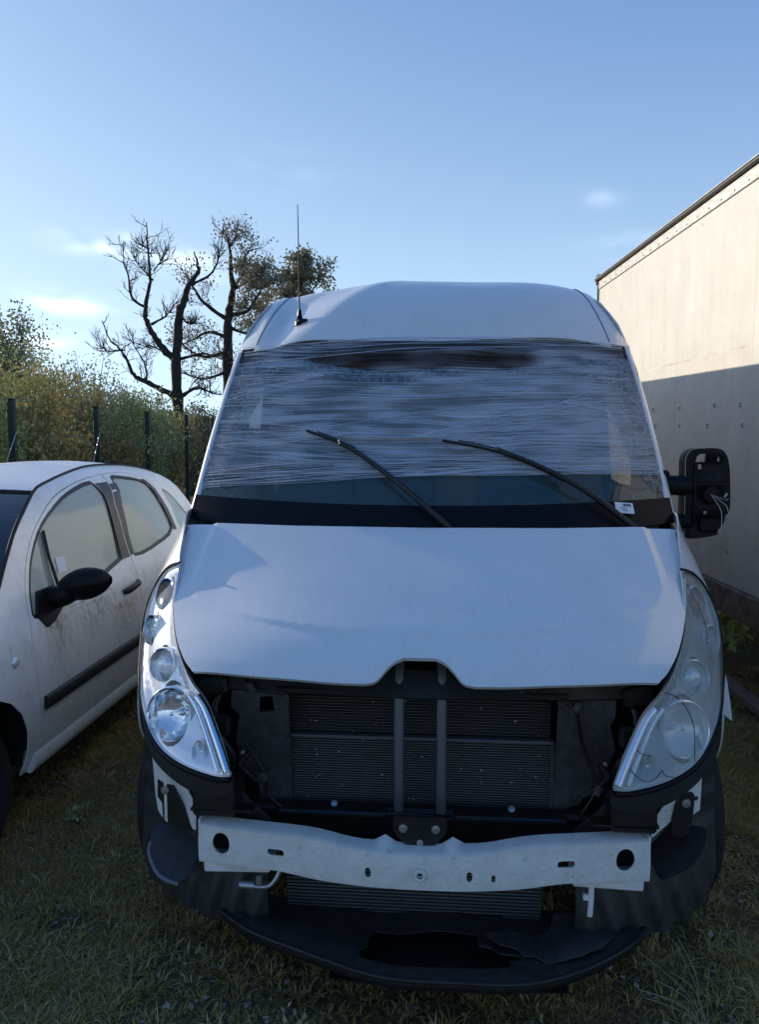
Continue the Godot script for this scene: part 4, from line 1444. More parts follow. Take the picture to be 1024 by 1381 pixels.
func build_film(xf: Transform3D) -> void:
	var film := thing("stretch_film", "clear stretch film wrapped in streaky layers across the broken windscreen", "plastic film", xf)
	# across the glass and round the pillars: x runs along the arc, y up
	var fs := func(p: Vector2, off: float):
		var e := su(p.y)
		var a := absf(p.x)
		off *= 1.0 - 0.75 * ss(e - 0.14, e - 0.03, a)
		var k := e - 0.03
		var u := a
		var t := wind_t(a, p.y) - off
		if a > k:
			var d := a - k
			u = k + 0.03 * (1.0 - exp(-d / 0.03)) + off * ss(0.0, 0.05, d)
			t = wind_t(k, p.y) - off * ss(0.05, 0.0, d) + maxf(0.0, d - 0.012)
		return Vector3(u if p.x > 0 else -u, p.y, -t)
	var wav := func(p: Vector2):
		return fs.call(p, 0.016 + (0.003 - 0.0022 * ss(0.8, 0.95, absf(p.x))) * sin(p.y * 70.0 + 3.0 * sin(p.x * 2.3)) + (0.002 - 0.0016 * ss(0.8, 0.95, absf(p.x))) * sin(p.y * 160.0 + 5.0 * sin(p.x * 1.7)))
	var o := spl2(P2([-1.15, 1.455, -0.99, 1.462, -0.836, 1.489, -0.454, 1.517, -0.159, 1.533, 0.07, 1.542, 0.355, 1.544, 0.943, 1.538, 1.15, 1.54]), 4)
	o.append_array(spl2(P2([1.10, 2.07, 0.88, 2.075, 0.39, 2.112, 0.067, 2.122, -0.26, 2.124, -0.603, 2.10, -0.91, 2.052, -1.10, 2.03]), 4))
	var b := MB.new()
	b.panel(wav, o, Vector3(0, 0, 1), 0.0, 0.02)
	for i in b.uv.size():
		b.uv[i] = Vector2((b.uv[i].x + 1.2) / 2.4, (2.2 - b.uv[i].y) / 0.8)
	put(b, "film_sheet", M["stretch_film"], film)
	# further turns, each a little askew
	var turns := [
		[P2([-1.06, 1.66, -0.6, 1.62, -0.1, 1.60, 0.5, 1.61, 1.06, 1.66]), P2([1.06, 1.94, 0.6, 1.93, 0.1, 1.91, -0.4, 1.92, -1.06, 1.96]), 0.37],
		[P2([-1.06, 1.52, -0.5, 1.585, 0.1, 1.60, 0.6, 1.575, 1.06, 1.56]), P2([1.06, 1.80, 0.5, 1.83, 0.0, 1.79, -0.5, 1.72, -1.06, 1.70]), 0.71],
		[P2([0.0, 1.70, 0.5, 1.66, 1.06, 1.60]), P2([1.06, 1.98, 0.75, 1.96, 0.35, 1.86]), 0.13],
	]
	for q in turns:
		b = MB.new()
		var ph: float = q[2] * 20.0
		var lo: PackedVector2Array = spl2(q[0], 4)
		var hi: PackedVector2Array = spl2(q[1], 4)
		b.panel(func(p): return fs.call(p, 0.022 + 0.002 * sin(p.y * 90.0 + ph + 4.0 * sin(p.x * 2.0)) + ph * 0.0002), cat(lo, hi), Vector3(0, 0, 1), 0.0, 0.03)
		for i in b.uv.size():
			b.uv[i] = Vector2((b.uv[i].x + 1.2) / 2.4 + q[2], (2.2 - b.uv[i].y) / 0.8 + q[2] * 1.7)
		put(b, "film_sheet", M["stretch_film_turn"], film)
		for line in [lo, hi]:
			b = MB.new()
			var l := []
			for p in line:
				l.append(fs.call(p, 0.024 + ph * 0.0002))
			b.tube(l, 0.0012, 4, false, 0.5)
			put(b, "film_fold", M["film_fold"], film)
	# creases fanning out from where the film is pulled tight
	rng.seed = 78
	for q in [[-0.30, 1.70, -1.0, 1.58, 1.80], [-0.05, 1.69, 0.95, 1.60, 1.92], [0.55, 1.83, 1.0, 1.60, 2.0], [-0.45, 1.95, -1.0, 1.80, 2.04]]:
		for k in 8:
			b = MB.new()
			var l := []
			var ye: float = lerpf(q[3], q[4], (k + rng.randf() * 0.8) / 8.0)
			var cut := rng.randf_range(0.45, 1.0)
			for i in 21:
				var f := i / 20.0 * cut
				l.append(fs.call(Vector2(lerpf(q[0], q[2], f), lerpf(q[1] + rng.randfn() * 0.001, ye, f) + 0.012 * sin(PI * f) * (rng.randf() * 0.1 + 0.5)), 0.027))
			b.tube(l, 0.0007 + 0.0010 * rng.randf(), 4, false, 0.6)
			put(b, "film_fold", M["film_fold"], film)
	# rolled edges and stretched folds
	rng.seed = 77
	for k in 26:
		b = MB.new()
		var l := []
		var y0 := 0.0
		var y1 := 0.0
		var bow := 0.0
		if k < 12:
			y0 = 1.462 + 0.007 * k + rng.randf() * 0.01
			y1 = 1.530 + 0.004 * k + rng.randf() * 0.02
			bow = 0.04
		elif k < 18:
			y0 = 2.035 + rng.randf() * 0.06
			y1 = 2.06 + rng.randf() * 0.03
			bow = 0.045 - 0.02 * rng.randf()
		else:
			y0 = rng.randf_range(1.58, 2.0)
			y1 = y0 + rng.randf_range(-0.10, 0.10)
			bow = rng.randf_range(-0.06, 0.03)
		var a0 := -1.05
		var a1 := 1.05
		if k >= 26:
			a0 = rng.randf_range(-0.9, 0.3)
			a1 = minf(0.9, a0 + rng.randf_range(0.5, 1.5))
		for i in 33:
			var f := i / 32.0
			var u := lerpf(a0, a1, f)
			l.append(fs.call(Vector2(u, lerpf(y0, y1, f) + bow * sin(PI * f) + 0.004 * sin(f * 17.0 + k)), 0.021))
		b.tube(l, 0.0008 + 0.0012 * rng.randf() * rng.randf(), 4, false, 0.6)
		put(b, "film_fold", M["film_fold"], film)


# ---------------------------------------------------------------- the small car: u across from its near flank, t back from the camera's plane
const CU := [0.2, -0.09, 0.3, -0.04, 0.5, 0.0, 0.7, 0.0, 0.87, -0.03, 1.0, -0.09, 1.2, -0.17, 1.35, -0.245, 1.43, -0.32, 1.49, -0.43, 1.515, -0.55]
var tCU := PackedFloat64Array(CU)


func car_u(t: float, y: float) -> float:
	return ci(tCU, y) - 0.10 * ss(2.9, 1.9, t) - 0.28 * pow(maxf(0, 2.3 - t), 2) - 0.05 * ss(4.6, 6.2, t) - 0.25 * pow(maxf(0, t - 5.75), 2)


func build_car() -> void:
	var ya := atan(0.08)
	var R := Vector3(cos(ya), 0, sin(ya))
	var A := Vector3(sin(ya), 0, -cos(ya))
	var xf := Transform3D(Basis(R, Vector3.UP, -A), R * -1.72)
	var car := thing("small_car", "grimy small white hatchback parked beside the van", "car", xf)
	var paint: Material = M["car_paint"]
	var W := -1.66
	var sf := func(p: Vector2, s: float, off: float):
		var u := car_u(p.x, p.y) - off
		return Vector3(u if s > 0 else W - u, p.y, -p.x)
	# outlines in (t, y)
	var roofline := spl2(P2([3.02, 1.045, 3.186, 1.171, 3.383, 1.294, 3.671, 1.408, 3.922, 1.447, 4.246, 1.477, 4.544, 1.494, 4.819, 1.496, 5.082, 1.485, 5.30, 1.452, 5.50, 1.39, 5.66, 1.29, 5.80, 1.12, 5.88, 0.95]), 3)
	var hood := spl2(P2([1.98, 0.45, 1.985, 0.60, 2.03, 0.74, 2.15, 0.84, 2.4, 0.935, 2.75, 1.01, 3.02, 1.045]), 3)
	var frontdoor := spl2(P2([3.175, 0.335, 3.12, 0.50, 3.092, 0.678, 3.105, 0.834, 3.199, 1.006, 3.325, 1.149, 3.515, 1.268, 3.807, 1.375, 4.2, 1.432, 4.56, 1.452]), 3)
	frontdoor.append_array(spl2(P2([4.56, 1.452, 4.42, 1.289, 4.345, 1.08, 4.325, 0.984, 4.29, 0.86, 4.28, 0.72, 4.22, 0.50, 4.18, 0.34]), 3).slice(1))
	var reardoor := spl2(P2([4.20, 0.34, 4.235, 0.50, 4.292, 0.72, 4.302, 0.86, 4.338, 0.984, 4.358, 1.08, 4.434, 1.289, 4.575, 1.452]), 3)
	reardoor.append_array(spl2(P2([4.575, 1.452, 4.83, 1.452, 5.06, 1.42, 5.20, 1.34, 5.28, 1.15, 5.28, 0.95, 5.22, 0.78, 5.0, 0.70, 4.85, 0.60, 4.75, 0.45, 4.72, 0.34]), 3).slice(1))
	var fglass := spl2(P2([3.185, 0.915, 3.265, 1.025, 3.376, 1.141, 3.571, 1.258, 3.877, 1.354, 4.184, 1.402, 4.33, 1.411]), 3)
	fglass.append_array(spl2(P2([4.33, 1.411, 4.345, 1.34, 4.285, 1.2, 4.20, 1.005]), 3).slice(1))
	fglass.append_array(P2([3.938, 0.967, 3.57, 0.925, 3.30, 0.90]))
	var rglass := spl2(P2([4.40, 0.998, 4.43, 1.1, 4.52, 1.28, 4.635, 1.417, 4.831, 1.412, 5.003, 1.385, 5.075, 1.345, 5.125, 1.24, 5.15, 1.065, 4.805, 1.012]), 3, true)
	var whole := cat(hood, roofline.slice(1))
	whole.append_array(P2([5.92, 0.8, 5.92, 0.40, 5.85, 0.28, 5.52, 0.27]))
	for k in 11:
		var an := -0.15 + (PI + 0.3) * k / 10.0
		whole.append(Vector2(5.14 + 0.35 * cos(an), 0.32 + 0.35 * sin(an)))
	whole.append_array(P2([4.76, 0.235, 3.11, 0.235]))
	for k in 13:
		var an := -0.2 + (PI + 0.35) * k / 12.0
		whole.append(Vector2(2.68 + 0.365 * cos(an), 0.32 + 0.365 * sin(an)))
	whole.append_array(P2([2.25, 0.25, 2.0, 0.30]))
	var quarter := spl2(P2([5.33, 1.02, 5.32, 1.18, 5.27, 1.31, 5.38, 1.29, 5.52, 1.18, 5.60, 1.06]), 2, true)
	for s in [1.0, -1.0]:
		var sd := Vector3(s, 0.3, 0)
		var grow := func(poly: PackedVector2Array, d: float):
			return Geometry2D.offset_polygon(poly, d)[0]
		var b := MB.new()
		var sg: float = s
		b.panel(func(p): return sf.call(p, sg, 0.0), whole, sd, 0.006, 0.07, [grow.call(frontdoor, 0.003), grow.call(reardoor, 0.003), quarter])
		put(b, "body_side", paint, car)
		b = MB.new()
		b.panel(func(p): return sf.call(p, sg, 0.013), grow.call(cat(PackedVector2Array(), frontdoor), 0.02), sd, 0.004, 0.12, [grow.call(fglass, 0.012)])
		b.panel(func(p): return sf.call(p, sg, 0.013), grow.call(reardoor, 0.015), sd, 0.004, 0.12, [grow.call(rglass, 0.012)])
		put(b, "door_shut", M["matt_black"], car)
		# doors
		for d in 2:
			var od: PackedVector2Array = frontdoor if d == 0 else reardoor
			var gl: PackedVector2Array = fglass if d == 0 else rglass
			b = MB.new()
			b.panel(func(p): return sf.call(p, sg, 0.0), od, sd, 0.006, 0.05, [grow.call(gl, 0.018)])
			var door := put(b, "front_door" if d == 0 else "rear_door", paint, car)
			b = MB.new()
			b.panel(func(p): return sf.call(p, sg, 0.004), grow.call(gl, 0.0185), sd, 0.008, 0.06, [gl])
			put(b, "window_frame", M["car_trim"], door)
			b = MB.new()
			b.panel(func(p): return sf.call(p, sg, 0.010), grow.call(gl, 0.004), sd, 0.0, 0.08)
			put(b, "window", M["car_glass"], door)
			# brown film on the centre post
			b = MB.new()
			var post := P2([4.355, 1.412, 4.522, 1.412, 4.418, 1.289, 4.343, 1.08, 4.322, 0.99, 4.212, 0.99, 4.292, 1.2, 4.350, 1.34]) if d == 0 else P2([4.530, 1.400, 4.622, 1.400, 4.512, 1.275, 4.422, 1.1, 4.393, 0.995, 4.341, 0.995, 4.360, 1.08, 4.436, 1.289])
			b.panel(func(p): return sf.call(p, sg, -0.0025), post, sd, 0.004, 0.08)
			put(b, "post_film", M["pillar_film"], door)
			if d == 1:
				b = MB.new()
				b.panel(func(p): return sf.call(p, sg, -0.0025), P2([5.03, 1.40, 5.09, 1.395, 5.17, 1.32, 5.225, 1.18, 5.235, 1.04, 5.172, 1.04, 5.147, 1.24, 5.09, 1.36]), sd, 0.004, 0.08)
				put(b, "post_film", M["pillar_film"], door)
			# handle
			b = MB.new()
			var ht := 4.15 if d == 0 else 5.08
			var c: Vector3 = sf.call(Vector2(ht, 0.845), s, 0.0)
			b.tube([c + Vector3(s * 0.004, -0.012, 0.095), c + Vector3(s * 0.030, -0.003, 0.07), c + Vector3(s * 0.034, 0.004, -0.01), c + Vector3(s * 0.028, 0.010, -0.08), c + Vector3(s * 0.006, 0.012, -0.105)], [0.014, 0.019, 0.018, 0.019, 0.014], 8, true, 0.6)
			put(b, "handle", M["car_trim"], door)
			b = MB.new()
			b.panel(func(p): return sf.call(p, sg, -0.001 + 0.010 * exp(-pow(p.distance_to(Vector2(ht + 0.01, 0.845)) / 0.035, 2))), disc2(Vector2(ht + 0.01, 0.85), 0.06, 0.05, 16), sd, 0.002, 0.02)
			put(b, "handle_recess", paint, door)
			# rubbing strip
			b = MB.new()
			var st := []
			var t0 := 3.14 if d == 0 else 4.32
			var t1 := 4.265 if d == 0 else 4.80
			for i in 9:
				st.append(sf.call(Vector2(lerpf(t0, t1, i / 8.0), 0.535), s, -0.008))
			b.tube(st, 0.033, 10, true, 0.45, Vector3.UP)
			put(b, "rubbing_strip", M["car_trim"], door)
			if d == 0 and s > 0:
				# divider of the front quarter light
				b = MB.new()
				b.tube([sf.call(Vector2(3.537, 1.236), s, -0.004), sf.call(Vector2(3.49, 1.12), s, -0.004), sf.call(Vector2(3.44, 0.915), s, -0.004)], 0.013, 6, true, 0.5)
				put(b, "window_bar", M["car_trim"], door)
				for q in [[3.17, 3.46, 0.875, 0.58], [3.30, 3.37, 0.88, 0.70], [3.40, 4.0, 0.90, 0.66], [3.85, 4.25, 0.80, 0.56]]:
					b = MB.new()
					b.panel(func(p): return sf.call(p, sg, -0.0012), rect2(q[0], q[3], q[1], q[2]), sd, 0.0, 0.06)
					for i in b.uv.size():
						b.uv[i] = Vector2((b.uv[i].x - q[0]) / (q[1] - q[0]), (q[2] - b.uv[i].y) / (q[2] - q[3]))
					put(b, "grime_streak", M["grime"], door)
				b = MB.new()
				b.panel(func(p): return sf.call(p, sg, 0.006), P2([3.53, 1.03, 3.62, 1.035, 3.64, 1.10, 3.555, 1.105]), sd, 0.001, 0.1)
				put(b, "window_sticker", M["paper"], door)
		b = MB.new()
		b.panel(func(p): return sf.call(p, sg, 0.006), Geometry2D.offset_polygon(quarter, 0.004)[0], sd, 0.0, 0.1)
		put(b, "quarter_light", M["car_glass"], car)
		# sill
		b = MB.new()
		var sl := []
		for i in 9:
			sl.append(sf.call(Vector2(lerpf(3.10, 4.76, i / 8.0), 0.285), s, 0.012))
		b.tube(sl, 0.055, 10, true, 0.55, Vector3.UP)
		put(b, "sill", paint, car)
		# roof gutter strip
		b = MB.new()
		sl = []
		for p in roofline.slice(0, 30):
			sl.append(sf.call(p + Vector2(0, 0.002), s, 0.004))
		b.tube(sl, 0.011, 6, true, 0.8)
		put(b, "roof_strip", M["matt_black"], car)
		# wheel arch lining and wheels
		for t in [2.68, 5.14]:
			b = MB.new()
			var q0 := []
			var q1 := []
			for k in 13:
				var an := -0.1 + (PI + 0.2) * k / 12.0
				var e := Vector2(t + 0.375 * cos(an), 0.32 + 0.375 * sin(an))
				var q: Vector3 = sf.call(e, s, 0.02)
				q0.append(q)
				q1.append(q - Vector3(s * 0.25, 0, 0))
			b.loft([q0, q1], Vector3.ZERO)
			fix_out(b, sf.call(Vector2(t, 0.32), s, 0.1))
			put(b, "arch_lining", M["matt_black"], car)
			build_wheel(car, Vector3((-0.13 if s > 0 else W + 0.13), 0.29, -t), 0.29, 0.175, s)
		# door mirror
		b = MB.new()
		var mc: Vector3 = sf.call(Vector2(3.40, 0.985), s, 0.0)
		var rows := []
		for i in 11:
			var f := i / 10.0
			var rad := 0.088 * pow(sin(PI * clampf(f * 0.93 + 0.05, 0, 1)), 0.5)
			var row := []
			for k in 17:
				var an := TAU * k / 16.0
				row.append(mc + Vector3(s * (0.055 + 0.235 * f), 0.012 + 0.032 * f + rad * sin(an) * 0.86, 0.02 * (1.0 - f) + rad * cos(an) * (0.72 + 0.1 * sin(an))))
			rows.append(row)
		b.loft(rows, Vector3.ZERO)
		fix_out(b, mc + Vector3(s * 0.17, 0.03, 0))
		var dm := put(b, "door_mirror", M["mirror_black"], car)
		b = MB.new()
		b.panel(func(p): return sf.call(p, sg, -0.008), P2([3.19, 0.905, 3.285, 1.0, 3.41, 1.0, 3.44, 0.91, 3.30, 0.855, 3.24, 0.845]), sd, 0.014, 0.06)
		var foot: Vector3 = sf.call(Vector2(3.36, 0.95), s, 0.0)
		b.tube([foot, foot + Vector3(s * 0.06, 0.012, 0.0), mc + Vector3(s * 0.13, 0.02, 0.0)], [0.055, 0.05, 0.06], 10, true, 0.8)
		put(b, "mirror_foot", M["mirror_black"], dm)
		# repeater
		b = MB.new()
		var rc: Vector3 = sf.call(Vector2(2.945, 0.772), s, 0.0)
		b.lathe([Vector2(0, 0.016), Vector2(0.016, 0.012), Vector2(0.024, 0.003), Vector2(0.026, 0)], rc, Basis(Vector3(0, 0, -s), Vector3.UP, Vector3(s, 0, 0)), 14)
		put(b, "side_repeater", M["lamp_silver"], car)
	# roof skin, screens, bonnet, ends: lofted between the flanks
	var span := func(t: float, y: float, crown: float, bulge: float):
		var a := car_u(t, y)
		var row := []
		for i in 15:
			var f := i / 14.0
			var k := 4.0 * f * (1.0 - f)
			row.append(Vector3(lerpf(W - a, a, f), y + crown * k, -t + bulge * k))
		return row
	var rows := []
	for p in roofline:
		if p.x >= 3.62 and p.x <= 5.32:
			rows.append(span.call(p.x, p.y, 0.022 + 0.008 * ss(3.9, 4.5, p.x), 0.0))
	var b := MB.new()
	b.loft(rows, Vector3.UP)
	put(b, "roof", M["car_roof_paint"], car)
	rows = []
	for p in roofline:
		if p.x <= 3.70:
			rows.append(span.call(p.x, p.y, 0.02, 0.10))
	b = MB.new()
	b.loft(rows, Vector3(0, 1, 1))
	put(b, "windscreen", M["car_windscreen"], car)
	b = MB.new()
	b.tube(rows[rows.size() - 1], 0.012, 6)
	put(b, "windscreen_seal", M["matt_black"], car)
	rows = []
	for p in hood:
		rows.append(span.call(p.x, p.y, 0.03 * ss(0.5, 0.9, p.y), 0.16))
	b = MB.new()
	b.loft(rows, Vector3(0, 0.7, 1))
	put(b, "bonnet", paint, car)
	rows = [span.call(2.0, 0.30, 0.0, 0.15), span.call(1.98, 0.45, 0.0, 0.16)]
	b = MB.new()
	b.loft(rows, Vector3(0, 0, 1))
	put(b, "front_bumper", M["car_trim"], car)
	rows = []
	for p in roofline:
		if p.x >= 5.29:
			rows.append(span.call(p.x, p.y, 0.02, -0.08))
	b = MB.new()
	b.loft(rows, Vector3(0, 0.5, -1))
	put(b, "rear_window", M["car_windscreen"], car)
	rows = [span.call(5.88, 0.95, 0.0, -0.08), span.call(5.92, 0.8, 0.0, -0.1), span.call(5.92, 0.4, 0.0, -0.1), span.call(5.85, 0.28, 0.0, -0.1)]
	b = MB.new()
	b.loft(rows, Vector3(0, 0, -1))
	put(b, "rear_bumper", paint, car)
	b = MB.new()
	b.box(Vector3(W / 2, 0.30, -3.95), Vector3(1.4, 0.05, 3.6))
	b.box(Vector3(W / 2, 0.75, -3.05), Vector3(1.35, 0.42, 0.2))
	put(b, "floor_pan", M["matt_black"], car)
	for t in [4.1, 5.0]:
		for u in [-0.45, -1.2]:
			b = MB.new()
			b.box(Vector3(u, 0.85, -t), Vector3(0.46, 0.6, 0.14), Basis(Vector3.RIGHT, -0.2), 0.05)
			b.box(Vector3(u, 1.22, -t - 0.07), Vector3(0.24, 0.14, 0.08), Basis(Vector3.RIGHT, -0.2), 0.03)
			b.box(Vector3(u, 0.5, -t + 0.27), Vector3(0.48, 0.16, 0.5), Basis.IDENTITY, 0.04)
			put(b, "seat", M["seat_cloth"], car)


func fix_out(b: MB, c: Vector3) -> void:
	for i in b.n.size():
		if b.n[i].dot(b.v[i] - c) < 0.0:
			b.n[i] = -b.n[i]
	var old := b.ix
	b.ix = PackedInt32Array()
	for i in range(0, old.size(), 3):
		b.face(old[i], old[i + 1], old[i + 2])


# ---------------------------------------------------------------- the truck on the right
func build_truck() -> void:
	var d := Vector3(0.017, 0, -1).normalized()
	var x := Vector3(d.z * -1.0, 0, d.x)
	var xf := Transform3D(Basis(x, Vector3.UP, -d), Vector3(2.115, 0, 0))
	var tk := thing("box_truck", "tall cream box body of a truck parked along the van's mirror side", "truck", xf)
	var n0 := -2.3
	var n1 := -8.12
	var len := n0 - n1
	var mid := (n0 + n1) / 2
	var b := MB.new()
	b.box(Vector3(1.15, 1.96, mid), Vector3(2.3, 2.42, len), Basis.IDENTITY, 0.006)
	put(b, "box_side", M["truck_panel"], tk)
	b = MB.new()
	b.box(Vector3(0.005, 3.21, mid), Vector3(0.03, 0.085, len + 0.03), Basis.IDENTITY, 0.004)
	put(b, "top_trim", M["aluminium_trim"], tk)
	b = MB.new()
	b.box(Vector3(1.15, 3.225, mid), Vector3(2.28, 0.05, len), Basis.IDENTITY, 0.004)
	put(b, "roof_sheet", M["aluminium_trim"], tk)
	b = MB.new()
	b.box(Vector3(-0.012, 3.262, mid), Vector3(0.06, 0.018, len + 0.05), Basis.IDENTITY, 0.004)
	put(b, "roof_edge", M["pillar_film"], tk)
	b = MB.new()
	b.box(Vector3(-0.012, 3.276, mid), Vector3(0.07, 0.008, len + 0.05), Basis.IDENTITY, 0.002)
	put(b, "drip_rail", M["aluminium_trim"], tk)
	b = MB.new()
	b.box(Vector3(0.004, 1.96, n1 - 0.005), Vector3(0.03, 2.42, 0.05), Basis.IDENTITY, 0.004)
	put(b, "corner_post", M["aluminium_trim"], tk)
	b = MB.new()
	b.box(Vector3(-0.002, 2.0, n1 + 0.005), Vector3(0.03, 2.55, 0.02))
	b.box(Vector3(0.0, 3.27, n1 - 0.01), Vector3(0.05, 0.1, 0.08), Basis.IDENTITY, 0.01)
	put(b, "corner_cap", M["matt_black"], tk)
	b = MB.new()
	b.box(Vector3(0.0, 0.66, mid), Vector3(0.05, 0.18, len + 0.02), Basis.IDENTITY, 0.006)
	put(b, "side_rail", M["dirty_rail"], tk)
	b = MB.new()
	b.lathe([Vector2(0, 0.004), Vector2(0.005, 0.003), Vector2(0.007, 0)], Vector3.ZERO, Basis(Vector3(0, 0, 1), Vector3.UP, Vector3(-1, 0, 0)), 8)
	var src := put(b, "rivet", M["dark_steel"], tk)
	src.position = Vector3(-0.011, 3.192, n0 - 0.1)
	for k in range(1, 30):
		again(src, "rivet", tk, Transform3D(Basis.IDENTITY, Vector3(-0.011, 3.192, n0 - 0.1 - k * 0.195)))
	for k in 11:
		again(src, "rivet", tk, Transform3D(Basis.IDENTITY, Vector3(-0.026, 0.685 - 0.05 * (k % 2), n0 - 0.3 - k * 0.5)))
	# little hooks left on the panel
	rng.seed = 5
	for q in [[4.73, 1.872], [5.11, 1.88], [5.73, 1.882], [6.3, 1.891], [4.69, 1.749], [5.21, 1.75], [5.72, 1.754], [6.25, 1.759], [4.82, 0.958]]:
		b = MB.new()
		var h := 0.009 + 0.005 * rng.randf()
		b.tube([Vector3(0.0, q[1] + h, -q[0]), Vector3(-0.012, q[1] + h * 0.8, -q[0]), Vector3(-0.012, q[1] - h * 0.4, -q[0] + 0.004), Vector3(-0.002, q[1] - h, -q[0] + rng.randf_range(-0.012, 0.012))], 0.0032, 5)
		put(b, "panel_hook", M["dark_steel"], tk)
	for t in [3.4, 4.62, 5.84, 7.06]:
		b = MB.new()
		b.box(Vector3(0.0014, 1.96, -t), Vector3(0.004, 2.40, 0.008), Basis.IDENTITY, 0.0005)
		put(b, "panel_joint", M["truck_panel"], tk)
	# chassis and wheels
	for u in [0.75, 1.55]:
		b = MB.new()
		b.box(Vector3(u, 0.60, mid), Vector3(0.08, 0.2, len), Basis.IDENTITY, 0.01)
		put(b, "chassis_rail", M["matt_black"], tk)
	for k in 6:
		b = MB.new()
		b.box(Vector3(1.15, 0.72, lerpf(n0 - 0.2, n1 + 0.2, k / 5.0)), Vector3(2.2, 0.08, 0.06))
		put(b, "cross_bearer", M["matt_black"], tk)
	for u in [0.28, 2.02]:
		build_wheel(tk, Vector3(u, 0.40, -7.0), 0.40, 0.26, -1.0 if u < 1 else 1.0)
		build_wheel(tk, Vector3(u, 0.40, -3.2), 0.40, 0.26, -1.0 if u < 1 else 1.0)
	for t in [7.0, 3.2]:
		b = MB.new()
		b.box(Vector3(1.15, 0.5, -t), Vector3(1.9, 0.1, 0.1), Basis.IDENTITY, 0.02)
		put(b, "axle", M["matt_black"], tk)
	b = MB.new()
	b.box(Vector3(0.55, 0.55, -5.6), Vector3(0.4, 0.3, 0.6), Basis.IDENTITY, 0.05)
	put(b, "fuel_tank", M["dirty_rail"], tk)


# ---------------------------------------------------------------- fence, trees, shrubs
func build_fence() -> void:
	var fn := thing("wire_fence", "dark green wire mesh fence on slim posts in front of the hedge", "fence")
	var xs := -4.3
	var depth := [3.7, 6.4, 9.1, 11.8, 14.4, 17.3, 20.0, 22.7, 25.4]
	var top := 2.1
	for z in depth:
		var b := MB.new()
		b.box(Vector3(xs, top / 2, -z), Vector3(0.085, top, 0.06), Basis.IDENTITY, 0.01)
		b.box(Vector3(xs, top + 0.006, -z), Vector3(0.095, 0.012, 0.07))
		put(b, "post", M["fence_green"], fn)
	var b := MB.new()
	for k in 20:
		var y := 0.06 + k * 0.1
		b.tube([Vector3(xs + 0.045, y, -depth[0]), Vector3(xs + 0.045, y, -depth[8])], 0.0017 if k % 5 else 0.0026, 3, false)
	var z := 3.7
	while z < 25.4:
		b.tube([Vector3(xs + 0.048, 0.03, -z), Vector3(xs + 0.048, 1.98, -z)], 0.0015, 3, false)
		z += 0.1
	var w := put(b, "wire_mesh", M["fence_green"], fn)
	w.set_meta("kind", "stuff")
	for q in [[9.1, 7.7], [11.8, 10.6]]:
		b = MB.new()
		b.tube([Vector3(xs + 0.06, 1.72, -q[0] + 0.03), Vector3(xs + 0.06, 0.05, -q[1])], 0.006, 5)
		put(b, "stay_wire", M["galvanised"], fn)


func limb(b: MB, pts: Array, r0: float, r1: float, wob: float, k := 4, sides := 6) -> Array:
	var p := spl3(pts, k)
	var r := []
	for i in p.size():
		var f := float(i) / (p.size() - 1)
		r.append(0.72 * lerpf(r0, r1, pow(f, 0.8)) * (1.0 + 0.12 * sin(i * 2.3)))
		if i > 0 and i < p.size() - 1:
			p[i] += Vector3(rng.randf_range(-1, 1), rng.randf_range(-1, 1), rng.randf_range(-1, 1)) * wob
	b.tube(p, r, sides, false)
	return p


func twigs(b: MB, p: Vector3, d: Vector3, length: float, r: float, depth: int, up: float, tips: Array) -> void:
	var pts := [p]
	var q := p
	var dir := d.normalized()
	var n := 5 if depth > 0 else 4
	for i in n:
		dir = (dir + Vector3(rng.randf_range(-1, 1), rng.randf_range(-0.8, 0.9), rng.randf_range(-1, 1)) * 0.33 + Vector3(0, up, 0)).normalized()
		q += dir * length / n
		pts.append(q)
		if depth > 0 and i > 0 and rng.randf() < 0.85:
			var side := (dir + Vector3(rng.randf_range(-1, 1), rng.randf_range(-0.7, 1), rng.randf_range(-1, 1)) * 0.95).normalized()
			twigs(b, q, side, length * rng.randf_range(0.42, 0.7), r * 0.55, depth - 1, up, tips)
	var rr := []
	for i in pts.size():
		rr.append(lerpf(r, r * 0.3, float(i) / (pts.size() - 1)))
	b.tube(pts, rr, 4 if r < 0.02 else 5, false)
	tips.append(q)
	tips.append(pts[2])


# main limbs are given in the plane x, y of the tree; z is added limb by limb
func tree_limbs(b: MB, list: Array, z: float, tips: Array, tw: float, dens: int, deep: int) -> void:
	for q in list:
		var pts := []
		var n: int = q[0].size() / 2
		for i in n:
			pts.append(Vector3(q[0][i * 2], q[0][i * 2 + 1], z + q[3] * pow(float(i) / (n - 1), 1.2)))
		var p := limb(b, pts, q[1], q[2], q[1] * 0.14)
		for k in dens:
			var at := rng.randi_range(int(p.size() * q[4]), p.size() - 2)
			var t: Vector3 = (p[at + 1] - p[at]).normalized()
			var d := (t * 0.5 + Vector3(rng.randf_range(-1, 1), rng.randf_range(-0.5, 0.9), rng.randf_range(-1, 1))).normalized()
			twigs(b, p[at], d, tw * rng.randf_range(0.5, 1.2), maxf(0.016, q[2] * 0.8), deep, 0.06, tips)


